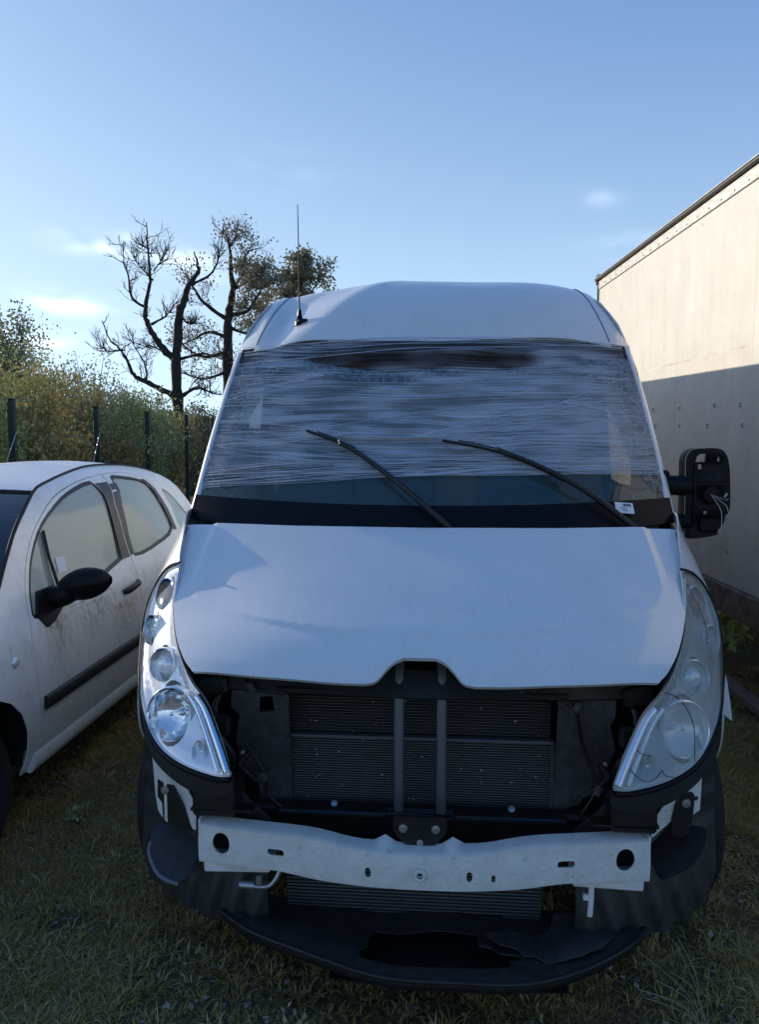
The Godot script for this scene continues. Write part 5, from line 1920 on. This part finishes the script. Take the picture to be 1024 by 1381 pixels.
func leaf_mesh(s: float, m: Material) -> ArrayMesh:
	var b := MB.new()
	var u := Vector3(0, 1, 0)
	for f in [[Vector3(0, 0, 0), Vector3(-0.32, 0.45, 0.1), Vector3(0, 0.5, -0.06)], [Vector3(0, 0.5, -0.06), Vector3(-0.32, 0.45, 0.1), Vector3(0, 1, 0.05)], [Vector3(0, 0, 0), Vector3(0, 0.5, -0.06), Vector3(0.32, 0.45, 0.1)], [Vector3(0, 0.5, -0.06), Vector3(0, 1, 0.05), Vector3(0.32, 0.45, 0.1)]]:
		var nn := Vector3(0, 0, 1)
		var i := b.vert(f[0] * s, nn)
		b.vert(f[1] * s, nn)
		b.vert(f[2] * s, nn)
		b.ix.append_array([i, i + 1, i + 2])
	var me := b.mesh()
	me.surface_set_material(0, m)
	return me


func rnd_basis(s: float) -> Basis:
	var ax := Vector3(rng.randf_range(-1, 1), rng.randf_range(-1, 1), rng.randf_range(-1, 1)).normalized()
	return Basis(ax, rng.randf() * TAU).scaled(Vector3.ONE * s)


func pick(pal: Array) -> Color:
	var c: Color = pal[rng.randi() % pal.size()]
	return c * rng.randf_range(0.75, 1.25)


func build_trees() -> void:
	var leaf := leaf_mesh(1.0, M["leaf"])
	# dead oak
	rng.seed = 101
	var b := MB.new()
	var dead := thing("dead_oak", "bare dead oak with a forked crown reaching above the hedge", "tree")
	var z := -26.0
	limb(b, [Vector3(-6.85, -0.1, z), Vector3(-6.75, 1.2, z), Vector3(-6.74, 2.56, z), Vector3(-6.70, 3.93, z + 0.1), Vector3(-6.58, 5.59, z + 0.1), Vector3(-6.38, 6.11, z), Vector3(-6.25, 6.56, z), Vector3(-6.01, 7.0, z - 0.2), Vector3(-6.01, 7.22, z - 0.2), Vector3(-6.11, 7.66, z - 0.2)], 0.36, 0.03, 0.03, 4, 9)
	put(b, "trunk", M["bark"], dead)
	b = MB.new()
	var tips := []
	tree_limbs(b, [
		[[-6.70, 4.1, -7.15, 4.5, -7.44, 4.91, -7.62, 5.36, -7.64, 5.81, -7.47, 6.48, -7.42, 7.0, -7.44, 7.66, -7.43, 8.4], 0.19, 0.018, 0.6, 0.3],
		[[-7.42, 7.0, -7.14, 7.3, -6.87, 7.66], 0.04, 0.012, 0.2, 0.3],
		[[-7.43, 6.7, -7.76, 7.07, -8.01, 7.44], 0.045, 0.012, 0.3, 0.3],
		[[-7.44, 7.44, -7.6, 7.7, -7.77, 7.85], 0.025, 0.01, 0.0, 0.3],
		[[-7.64, 5.81, -8.09, 6.11, -8.15, 6.78, -8.21, 7.15, -8.15, 7.78], 0.075, 0.014, 0.7, 0.2],
		[[-7.54, 5.29, -7.12, 5.59, -6.8, 6.11], 0.07, 0.015, -0.5, 0.3],
		[[-6.80, 2.95, -7.34, 3.21, -7.87, 3.48, -8.13, 3.7, -8.23, 4.08, -8.45, 4.46, -8.71, 4.76, -8.88, 5.29], 0.15, 0.016, 0.8, 0.25],
		[[-7.75, 3.42, -7.74, 3.93, -7.99, 4.46, -8.21, 4.91], 0.06, 0.013, 0.4, 0.2],
		[[-7.0, 4.3, -7.6, 4.61, -7.95, 4.61], 0.05, 0.013, -0.6, 0.3],
		[[-8.45, 4.46, -8.9, 4.4, -9.2, 4.6], 0.04, 0.012, 0.2, 0.2],
		[[-6.60, 4.16, -5.77, 4.31, -5.08, 4.08], 0.08, 0.02, 0.5, 0.3],
		[[-6.6, 2.94, -6.03, 3.21, -5.49, 3.02], 0.11, 0.03, 0.4, 0.3],
		[[-6.25, 6.56, -5.64, 6.85, -5.4, 7.22, -5.24, 7.81, -5.15, 8.54], 0.075, 0.012, -0.4, 0.3],
		[[-6.55, 5.6, -6.3, 5.3, -5.9, 5.25], 0.06, 0.02, 0.5, 0.3],
	], z, tips, 0.46, 16, 2)
	put(b, "limbs", M["bark"], dead)

	# oak behind it with brown leaves left
	rng.seed = 202
	b = MB.new()
	var oak := thing("withered_oak", "half bare oak with sparse brown leaves behind the dead oak", "tree")
	z = -29.0
	limb(b, [Vector3(-5.6, -0.1, z), Vector3(-5.61, 3.0, z), Vector3(-5.61, 5.2, z), Vector3(-5.51, 6.2, z), Vector3(-5.36, 7.03, z), Vector3(-5.44, 7.7, z), Vector3(-5.47, 8.35, z), Vector3(-5.58, 8.93, z)], 0.36, 0.03, 0.03, 4, 9)
	put(b, "trunk", M["bark"], oak)
	b = MB.new()
	tips = []
	tree_limbs(b, [
		[[-5.36, 7.03, -4.93, 7.53, -4.84, 8.11, -4.54, 8.31], 0.10, 0.02, 0.4, 0.3],
		[[-5.46, 8.43, -5.35, 8.6, -5.25, 8.84], 0.03, 0.012, 0, 0.3],
		[[-5.56, 5.87, -6.31, 6.37, -6.72, 6.95, -6.88, 7.36], 0.13, 0.02, 0.9, 0.2],
		[[-5.61, 5.2, -6.33, 5.45, -7.02, 5.2, -7.62, 5.03], 0.12, 0.02, -0.8, 0.2],
		[[-5.47, 6.04, -4.78, 6.2, -4.26, 6.87, -3.83, 7.2], 0.12, 0.02, 0.7, 0.2],
		[[-5.58, 4.7, -6.61, 4.53, -7.61, 5.45], 0.11, 0.02, 0.9, 0.2],
		[[-5.37, 6.95, -4.59, 7.45, -4.16, 7.86], 0.08, 0.02, -0.6, 0.2],
		[[-5.5, 5.6, -4.8, 5.4, -4.0, 5.9], 0.10, 0.02, -0.7, 0.2],
		[[-5.6, 4.0, -6.4, 3.7, -7.2, 3.9], 0.10, 0.02, 0.8, 0.2],
		[[-5.6, 4.3, -4.7, 4.1, -4.1, 4.6], 0.10, 0.02, 0.6, 0.2],
	], z, tips, 0.56, 14, 2)
	put(b, "limbs", M["bark"], oak)
	var xs := []
	var cs := []
	var pal := [lin(0.09, 0.065, 0.03), lin(0.07, 0.06, 0.03), lin(0.11, 0.075, 0.03), lin(0.05, 0.05, 0.025)]
	for t in tips:
		var dense: float = 0.42 if t.x > -5.3 and t.y > 5.6 and t.y < 7.9 else 0.07
		if rng.randf() > dense:
			continue
		for k in 8:
			xs.append(Transform3D(rnd_basis(rng.randf_range(0.07, 0.13)), t + Vector3(rng.randfn() * 0.16, rng.randfn() * 0.13, rng.randfn() * 0.16)))
			cs.append(pick(pal))
	stuff("leaves", leaf, xs, cs, oak)

	# crown that just clears the van's roof
	rng.seed = 303
	b = MB.new()
	var far := thing("far_oak", "sparse tree crown just clearing the van roof beside the aerial", "tree")
	z = -33.0
	limb(b, [Vector3(-3.2, -0.1, z), Vector3(-3.2, 3.0, z), Vector3(-3.25, 6.0, z), Vector3(-3.2, 7.4, z)], 0.3, 0.05, 0.03, 4, 8)
	put(b, "trunk", M["bark"], far)
	b = MB.new()
	tips = []
	tree_limbs(b, [
		[[-3.25, 6.0, -3.8, 7.0, -4.1, 8.0], 0.08, 0.02, 0.5, 0.2],
		[[-3.2, 6.6, -2.8, 7.6, -2.4, 8.3], 0.08, 0.02, 0.2, 0.2],
		[[-3.2, 7.2, -3.3, 8.0, -3.2, 8.7], 0.06, 0.02, 0.2, 0.2],
		[[-3.2, 5.2, -4.0, 5.9, -4.8, 6.9], 0.09, 0.02, 0.3, 0.2],
		[[-3.2, 5.6, -2.3, 6.4, -1.9, 7.4], 0.09, 0.02, -0.3, 0.2],
	], z, tips, 0.55, 11, 2)
	put(b, "limbs", M["bark"], far)
	xs = []
	cs = []
	for t in tips:
		if rng.randf() < 0.6:
			for k in 8:
				xs.append(Transform3D(rnd_basis(rng.randf_range(0.09, 0.17)), t + Vector3(rng.randfn() * 0.15, rng.randfn() * 0.12, rng.randfn() * 0.15)))
				cs.append(pick([lin(0.06, 0.06, 0.025), lin(0.09, 0.075, 0.03)]))
	stuff("leaves", leaf, xs, cs, far)

	# shrubs of the hedge: x, z, height, spread, palette, density
	var olive := [lin(0.130, 0.152, 0.023), lin(0.166, 0.179, 0.028), lin(0.092, 0.125, 0.023), lin(0.198, 0.179, 0.032)]
	var green := [lin(0.144, 0.186, 0.032), lin(0.215, 0.255, 0.041), lin(0.108, 0.153, 0.032), lin(0.286, 0.255, 0.048)]
	var russet := [lin(0.190, 0.119, 0.023), lin(0.146, 0.126, 0.023), lin(0.234, 0.098, 0.028), lin(0.102, 0.104, 0.018)]
	var dark := [lin(0.041, 0.050, 0.019), lin(0.058, 0.061, 0.021), lin(0.053, 0.044, 0.021)]
	var list := [
		[-5.2, -7.6, 3.0, 1.0, olive, 1.0, "olive leaved shrub behind the fence where it leaves the picture"],
		[-5.5, -9.6, 3.1, 1.1, olive, 1.0, "olive bush behind the first fence post"],
		[-6.7, -11.6, 3.5, 1.2, olive, 1.0, "tall olive bush between the first two fence posts"],
		[-5.4, -11.9, 2.9, 1.0, russet, 1.0, "olive and brown bush touching the second fence post"],
		[-6.6, -14.4, 3.4, 1.2, olive, 1.0, "broad olive bush between the second and third fence posts"],
		[-5.3, -14.2, 2.75, 1.0, russet, 1.1, "russet tinged bush at the third fence post"],
		[-5.2, -16.6, 2.85, 0.95, green, 1.1, "bright yellow green bush right of the third fence post"],
		[-5.5, -19.0, 2.75, 1.1, russet, 1.0, "autumn coloured bush by the fourth fence post"],
		[-5.2, -21.6, 2.6, 1.1, dark, 1.0, "dark bush close to the van's windscreen pillar"],
		[-4.9, -24.0, 2.6, 1.1, dark, 1.0, "dark bush at the end of the fence"],
		[-7.4, -19.5, 3.2, 1.4, olive, 0.9, "olive bush at the foot of the dead oak"],
		[-7.0, -23.0, 3.2, 1.4, dark, 0.9, "dark thicket under the dead oak's right limbs"],
		[-9.0, -17.5, 3.0, 1.4, olive, 0.8, "pale olive bush below the thin sapling"],
	]
	for q in list:
		shrub(q, leaf)
	# taller bushy tree at the far left and a thin sapling
	var lt := [-8.3, -17.5, 4.7, 1.5, [lin(0.075, 0.075, 0.025), lin(0.10, 0.09, 0.03), lin(0.055, 0.06, 0.022)], 1.3, "bushy round-topped tree at the far left above the hedge"]
	shrub(lt, leaf)
	shrub([-10.2, -19.0, 4.4, 1.6, olive, 1.0, "second bushy tree half outside the left edge"], leaf)
	shrub([-7.6, -20.5, 4.2, 1.2, [lin(0.14, 0.13, 0.09), lin(0.10, 0.09, 0.05)], 0.22, "thin pale sapling left of the dead oak"], leaf)
	# distant wood
	rng.seed = 404
	xs = []
	cs = []
	for k in 26000:
		var a := rng.randf_range(-1.6, 1.6)
		var rr := rng.randf_range(62.0, 78.0)
		var hh := (5.0 + 1.6 * sin(a * 9.0) + 1.2 * sin(a * 23.0 + 1.0)) * pow(rng.randf(), 0.6)
		xs.append(Transform3D(rnd_basis(rng.randf_range(0.5, 1.0)), Vector3(sin(a) * rr, hh * 0.62, -cos(a) * rr)))
		cs.append(pick(dark))
	var wood := stuff("distant_wood", leaf, xs, cs)
	tag(wood, "dark line of distant trees far behind the fence", "wood")


func shrub(q: Array, leaf: ArrayMesh) -> void:
	rng.seed = hash(q[6])
	var h: float = q[2]
	var sp: float = q[3]
	var tree := h > 4.0
	var t := thing("bushy_tree" if tree else "shrub", q[6], "tree" if tree else "shrub", Transform3D(Basis.IDENTITY, Vector3(q[0], 0, q[1])))
	var b := MB.new()
	var xs := []
	var cs := []
	var stems := 30 if not tree else 40
	for k in stems:
		var an := rng.randf() * TAU
		var lean := sp * sqrt(rng.randf())
		var hh := h * (1.0 - 0.38 * pow(lean / sp, 2.0)) * rng.randf_range(0.72, 1.0)
		var e := Vector3(cos(an) * lean, hh, sin(an) * lean)
		var m := Vector3(cos(an) * lean * 0.55, hh * 0.5, sin(an) * lean * 0.55) + Vector3(rng.randfn(), 0, rng.randfn()) * 0.08
		if tree:
			m = Vector3(cos(an) * lean * 0.35, hh * 0.55, sin(an) * lean * 0.35)
		var p := spl3([Vector3(cos(an) * 0.12, 0, sin(an) * 0.12), m, e], 6)
		var r := []
		for i in p.size():
			r.append(lerpf(0.018 if not tree else 0.03, 0.004, float(i) / (p.size() - 1)))
		b.tube(p, r, 4, false)
		var nl := int((460.0 if not tree else 300.0) * q[5])
		for i in nl:
			var f := pow(rng.randf(), 0.75)
			if tree:
				f = 0.35 + 0.65 * rng.randf()
			f = 0.12 + 0.88 * f
			var c: Vector3 = p[int(f * (p.size() - 1))].lerp(p[mini(int(f * (p.size() - 1)) + 1, p.size() - 1)], rng.randf())
			var spread := 0.16 + 0.10 * sin(f * 9.0 + k)
			c += Vector3(rng.randfn() * spread, rng.randfn() * 0.10, rng.randfn() * spread)
			if c.y < 0.03:
				continue
			xs.append(Transform3D(rnd_basis(rng.randf_range(0.04, 0.08) * (1.25 if tree else 1.0)), c))
			cs.append(pick(q[4]))
	put(b, "stems", M["twig"], t)
	stuff("leaves", leaf, xs, cs, t)


# ---------------------------------------------------------------- ground
func gy(x: float, z: float) -> float:
	return 0.018 * sin(x * 1.9 + 0.7 * sin(z * 1.3)) * sin(z * 1.5 + 0.4) + 0.008 * sin(x * 6.1 + z * 3.7)


func build_ground() -> void:
	var b := MB.new()
	var ax := [-120.0, -60.0, -30.0, -16.0]
	var k := -10.0
	while k <= 8.0:
		ax.append(k)
		k += 0.2
	ax.append_array([12.0, 25.0, 60.0, 120.0])
	var az := [-140.0, -80.0, -45.0, -30.0]
	k = -22.0
	while k <= 2.0:
		az.append(k)
		k += 0.2
	az.append_array([8.0, 25.0, 60.0])
	for z in az:
		for x in ax:
			var f := ss(20.0, 8.0, absf(x)) * ss(30.0, 18.0, absf(z))
			var e := 0.05
			var nn := Vector3((gy(x - e, z) - gy(x + e, z)) / (2 * e) * f, 1, (gy(x, z - e) - gy(x, z + e)) / (2 * e) * f).normalized()
			b.vert(Vector3(x, gy(x, z) * f, z), nn, Vector2(x, z))
	var w := ax.size()
	for i in az.size() - 1:
		for j in w - 1:
			var q := i * w + j
			b.face(q, q + 1, q + w + 1)
			b.face(q, q + w + 1, q + w)
	var g := put(b, "ground", M["soil"])
	g.set_meta("kind", "structure")


func blade_clump(n: int, h: float, w: float, lean: float) -> ArrayMesh:
	var b := MB.new()
	for k in n:
		var an := rng.randf() * TAU
		var d := Vector3(cos(an), 0, sin(an))
		var side := Vector3(-d.z, 0, d.x).rotated(Vector3.UP, rng.randf_range(-0.8, 0.8))
		var p0 := d * rng.randf() * 0.025 + side * rng.randfn() * 0.012
		var hh := h * rng.randf_range(0.45, 1.1)
		var l := lean * rng.randf_range(0.2, 1.3)
		var p1 := p0 + Vector3(0, hh * 0.55, 0) + d * l * 0.3
		var p2 := p0 + Vector3(0, hh * (1.0 - 0.3 * l / h), 0) + d * l
		var ww := w * rng.randf_range(0.6, 1.3)
		var nn := side.cross(p1 - p0).normalized()
		var n2 := side.cross(p2 - p1).normalized()
		nn = nn if nn.y >= 0.0 else -nn
		n2 = n2 if n2.y >= 0.0 else -n2
		var i := b.vert(p0 - side * ww, nn)
		b.vert(p0 + side * ww, nn)
		b.vert(p1 - side * ww * 0.8, (nn + n2).normalized())
		b.vert(p1 + side * ww * 0.8, (nn + n2).normalized())
		b.vert(p2, n2)
		b.face(i, i + 1, i + 3)
		b.face(i, i + 3, i + 2)
		b.face(i + 2, i + 3, i + 4)
	var m := b.mesh()
	m.surface_set_material(0, M["grass_blade"])
	return m


func build_grass() -> void:
	rng.seed = 900
	var n1 := noise(61, 0.55, 3)
	var n2 := noise(62, 1.6, 3)
	var kinds := [blade_clump(15, 0.026, 0.0018, 0.034), blade_clump(10, 0.042, 0.0016, 0.055), blade_clump(4, 0.075, 0.0011, 0.085)]
	var xs := [[], [], []]
	var cs := [[], [], []]
	var grn := [lin(0.121, 0.066, 0.008), lin(0.090, 0.053, 0.006), lin(0.152, 0.079, 0.010), lin(0.127, 0.059, 0.010)]
	var dry := [lin(0.214, 0.124, 0.034), lin(0.161, 0.095, 0.027), lin(0.253, 0.152, 0.043), lin(0.117, 0.068, 0.022)]
	for i in 78000:
		var r := rng.randf()
		var p: Vector2
		if i < 52000:
			p = Vector2(rng.randf_range(-2.6, 2.8), rng.randf_range(-4.4, -1.2))
		elif i < 66000:
			p = Vector2(rng.randf_range(-4.5, 6.0), rng.randf_range(-9.0, -1.0))
		else:
			p = Vector2(rng.randf_range(-12.0, 10.0), rng.randf_range(-28.0, 1.5))
		var a := n1.get_noise_2d(p.x, p.y)
		var c := n2.get_noise_2d(p.x, p.y)
		if a + 0.8 * c < -0.06 and rng.randf() < 0.85:
			continue
		var k := 0 if r < 0.72 else (1 if r < 0.97 else 2)
		if p.x > 0.9 and rng.randf() < 0.25:
			k = 1
		var s := rng.randf_range(0.7, 1.35) * (1.0 if i < 52000 else 1.5)
		xs[k].append(Transform3D(Basis(Vector3.UP, rng.randf() * TAU).scaled(Vector3.ONE * s), Vector3(p.x, gy(p.x, p.y) - 0.003, p.y)))
		var col: Color = pick(dry) if rng.randf() < (0.20 + 0.3 * clampf(c, 0, 1)) + (0.3 if k == 2 else 0.0) else pick(grn)
		if p.x > 0.85:
			col = col.lerp(lin(0.15, 0.13, 0.02), 0.4)
		cs[k].append(col)
	for k in 3:
		var o := stuff("grass", kinds[k], xs[k], cs[k])
		tag(o, ["short dark grass all over the ground round the vehicles", "ragged tufts of taller grass among the short grass", "long dry straw blades scattered through the grass"][k], "grass")
	# litter: grey-brown fallen leaves and grit
	var leaf := leaf_mesh(1.0, M["leaf"])
	var lx := []
	var lc := []
	for i in 5200:
		var p := Vector2(rng.randf_range(-2.8, 3.0), rng.randf_range(-5.0, -1.2))
		if i > 3800:
			p = Vector2(rng.randf_range(-4.2, 5.0), rng.randf_range(-9.0, -1.2))
		var bs := Basis(Vector3.UP, rng.randf() * TAU) * Basis(Vector3.RIGHT, -PI / 2 + rng.randfn() * 0.35)
		lx.append(Transform3D(bs.scaled(Vector3.ONE * rng.randf_range(0.010, 0.030)), Vector3(p.x, gy(p.x, p.y) + rng.randf_range(0.003, 0.015), p.y)))
		lc.append(pick([lin(0.085, 0.055, 0.03), lin(0.06, 0.04, 0.022), lin(0.12, 0.085, 0.05), lin(0.11, 0.06, 0.025), lin(0.07, 0.055, 0.04)]))
	var lt := stuff("leaf_litter", leaf, lx, lc)
	tag(lt, "small fallen leaves and bits lying in the grass", "leaf litter")
	var pb := MB.new()
	pb.lathe([Vector2(0, 0.5), Vector2(0.3, 0.45), Vector2(0.5, 0.1), Vector2(0.42, -0.2), Vector2(0, -0.3)], Vector3.ZERO, Basis(Vector3.RIGHT, Vector3.FORWARD, Vector3.UP), 7)
	var pm := pb.mesh()
	pm.surface_set_material(0, M["pebble_stone"])
	lx = []
	lc = []
	for i in 2600:
		var p := Vector2(rng.randf_range(-2.6, 2.6), rng.randf_range(-4.5, -1.3))
		lx.append(Transform3D(Basis(Vector3.UP, rng.randf() * TAU).scaled(Vector3(rng.randf_range(0.006, 0.022), rng.randf_range(0.004, 0.012), rng.randf_range(0.006, 0.022))), Vector3(p.x, gy(p.x, p.y) + 0.002, p.y)))
		lc.append(pick([lin(0.09, 0.08, 0.07), lin(0.12, 0.105, 0.09), lin(0.06, 0.055, 0.05)]))
	var st := stuff("gravel", pm, lx, lc)
	tag(st, "small grey stones showing between the grass blades", "gravel")
	# single weeds
	for q in [
		["weed", "yellow green weed in front of the undertray's right end", 0.33, -1.86, 0.05, 34, [lin(0.16, 0.19, 0.03), lin(0.12, 0.15, 0.03)]],
		["weed", "small bright green weed right of the undertray", 0.46, -1.99, 0.045, 28, [lin(0.12, 0.17, 0.03), lin(0.09, 0.13, 0.03)]],
		["weed", "reddish leaved weed beside the right wheel liner", 0.71, -2.28, 0.06, 26, [lin(0.15, 0.05, 0.03), lin(0.10, 0.06, 0.03)]],
		["weed", "pale budding weed under the undertray's left lip", -0.24, -2.02, 0.06, 26, [lin(0.22, 0.17, 0.09), lin(0.14, 0.12, 0.05)]],
		["weed", "light green weed in the grass between car and van", -1.33, -3.25, 0.07, 36, [lin(0.10, 0.15, 0.03), lin(0.07, 0.11, 0.025)]],
		["weed", "sunlit yellow green plant below the truck's side rail", 2.70, -5.9, 0.22, 150, [lin(0.26, 0.28, 0.05), lin(0.18, 0.22, 0.04)]],
	]:
		var t := thing(q[0], q[1], "weed", Transform3D(Basis.IDENTITY, Vector3(q[2], gy(q[2], q[3]), q[3])), "single weeds in the grass")
		var b := MB.new()
		var px := []
		var pc := []
		var sz: float = q[4]
		for k in 7:
			var an := TAU * k / 7.0 + rng.randf()
			var e := Vector3(cos(an) * sz * rng.randf_range(0.4, 0.9), sz * rng.randf_range(0.7, 1.5), sin(an) * sz * 0.7)
			b.tube([Vector3.ZERO, Vector3(e.x * 0.4, e.y * 0.6, e.z * 0.4), e], [0.0022, 0.0018, 0.001], 4, false)
			for i in int(q[5] / 7):
				px.append(Transform3D(rnd_basis(sz * rng.randf_range(0.25, 0.5)), e * rng.randf_range(0.35, 1.05) + Vector3(rng.randfn(), rng.randfn() * 0.6, rng.randfn()) * sz * 0.14))
				pc.append(pick(q[6]))
		put(b, "stem", M["twig"], t)
		stuff("leaves", leaf, px, pc, t)
	# tall straw stalks on the right
	var stalk := thing("straw_stalks", "pale bent straw stalks in the grass at the lower right corner", "dry grass", Transform3D(Basis.IDENTITY, Vector3(0.92, 0.0, -2.02)))
	for k in 9:
		var b := MB.new()
		var an := rng.randf_range(-0.9, 0.9)
		var e := Vector3(sin(an) * rng.randf_range(0.08, 0.2) - 0.05, rng.randf_range(0.10, 0.24), rng.randf_range(-0.16, 0.05))
		b.tube(spl3([Vector3(rng.randfn() * 0.02, 0, rng.randfn() * 0.02), e * Vector3(0.3, 0.65, 0.3), e], 4), 0.0014, 4, false)
		put(b, "stalk", M["dry_straw"], stalk)
	# plank beside the truck
	var b := MB.new()
	b.box(Vector3(2.30, 0.05, -4.6), Vector3(0.09, 0.06, 2.6), Basis(Vector3.UP, -0.03), 0.008)
	var pk := put(b, "plank", M["timber"])
	tag(pk, "grey weathered plank lying on the ground below the truck", "plank")


func build_sky(to_sun: Vector3) -> ImageTexture:
	# thin clouds low over the horizon; (azimuth, height, half width, half height) in degrees
	var wisps := [[-17.0, 12.3, 4.5, 0.9], [-13.5, 11.6, 3.0, 0.9], [-21.5, 8.6, 3.5, 0.7], [-25.0, 6.2, 6.0, 0.8], [15.4, 15.7, 1.7, 0.6], [18.5, 12.5, 5.0, 1.2], [-48, 10, 9, 1.2], [44, 9, 10, 1.3], [80, 12, 9, 1.6], [-95, 9, 12, 1.4], [130, 10, 14, 1.5], [-150, 11, 12, 1.4], [175, 8, 10, 1.0], [-6.0, 18.0, 4.0, 1.4]]
	var str := [0.75, 0.6, 0.6, 0.5, 0.22, 0.10, 0.5, 0.4, 0.4, 0.5, 0.4, 0.4, 0.4, 0.05]
	var nz := noise(71, 0.035, 4)
	var w := 1280
	var h := 640
	var data := PackedFloat32Array()
	data.resize(w * h)
	for k in wisps.size():
		var q: Array = wisps[k]
		var x0 := int((q[0] - q[2] * 1.8) / 360.0 * w)
		var x1 := int((q[0] + q[2] * 1.8) / 360.0 * w)
		var y0 := int((90.0 - q[1] - q[3] * 2.4) / 180.0 * h)
		var y1 := int((90.0 - q[1] + q[3] * 2.4) / 180.0 * h)
		for y in range(maxi(y0, 0), mini(y1 + 1, h / 2)):
			for x in range(x0, x1 + 1):
				var dx: float = ((x + 0.5) / w * 360.0 - q[0]) / q[2]
				var dy: float = (90.0 - (y + 0.5) / h * 180.0 - q[1] + 0.3 * dx) / q[3]
				var sh := exp(-(dx * dx * 1.5 + dy * dy * 1.5))
				var a := sh * clampf(0.55 + 1.5 * nz.get_noise_2d(x * 1.6, y * 6.0) + 0.4 * nz.get_noise_2d(x * 5.0, y * 12.0), 0.0, 1.3)
				a = clampf(a, 0.0, 1.0) * float(str[k]) * 0.75
				var at := y * w + posmod(x, w)
				data[at] = maxf(data[at], a)
	# bright air round the sun, thinning with the angle from it
	var im := Image.create(w, h, false, Image.FORMAT_RGBAF)
	for y in h:
		var el := PI / 2 - (y + 0.5) / h * PI
		var ce := cos(el)
		var se := sin(el)
		for x in w:
			if el < -0.05:
				im.set_pixel(x, y, Color(0, 0, 0, 0))
				continue
			var az := (x + 0.5) / w * TAU
			var d := Vector3(sin(az) * ce, se, -cos(az) * ce).dot(to_sun)
			var g := 0.58 * exp(-acos(clampf(d, -1, 1)) / 0.50)
			var c := data[y * w + x] * 0.9
			im.set_pixel(x, y, Color(g * 0.86 + c, g * 0.95 + c * 0.985, g * 0.98 + c * 0.96, 1.0))
	return ImageTexture.create_from_image(im)


func _ready() -> void:
	var cam := Camera3D.new()
	cam.name = "camera"
	cam.fov = 67.0
	cam.near = 0.05
	cam.far = 400.0
	cam.position = Vector3(0, 1.7, 0)
	cam.rotation = Vector3(-0.1008, 0, 0)
	add_child(cam)
	cam.current = true
	var we := WorldEnvironment.new()
	we.name = "environment"
	var env := Environment.new()
	env.background_mode = Environment.BG_SKY
	var sky := Sky.new()
	var sm := ProceduralSkyMaterial.new()
	sm.sky_top_color = lin(0.012, 0.10, 0.335)
	sm.sky_horizon_color = lin(0.50, 0.70, 0.87)
	sm.sky_curve = 0.21
	sm.ground_bottom_color = lin(0.05, 0.055, 0.04)
	sm.ground_horizon_color = lin(0.25, 0.27, 0.27)
	sm.sun_angle_max = 80.0
	sm.sun_curve = 0.36
	var el := deg_to_rad(13.8)
	var az := deg_to_rad(56.0)
	var to := Vector3(-sin(az) * cos(el), sin(el), -cos(az) * cos(el))
	sm.sky_cover = build_sky(to)
	sm.sky_cover_modulate = Color.WHITE
	sky.sky_material = sm
	env.sky = sky
	env.tonemap_mode = Environment.TONE_MAPPER_LINEAR
	env.tonemap_exposure = 1.42
	env.sdfgi_enabled = true
	env.ssao_enabled = true
	env.ssil_enabled = true
	we.environment = env
	add_child(we)
	var sun := DirectionalLight3D.new()
	sun.name = "sun"
	sun.light_color = Color(1.0, 0.94, 0.85)
	sun.light_energy = 1.2
	sun.light_angular_distance = 0.5
	sun.sky_mode = DirectionalLight3D.SKY_MODE_LIGHT_ONLY
	sun.shadow_enabled = true
	sun.look_at_from_position(to * 30.0, Vector3.ZERO)
	add_child(sun)

	make_materials()
	build_ground()
	build_truck()
	build_fence()
	build_trees()
	build_car()
	build_van()
	build_grass()
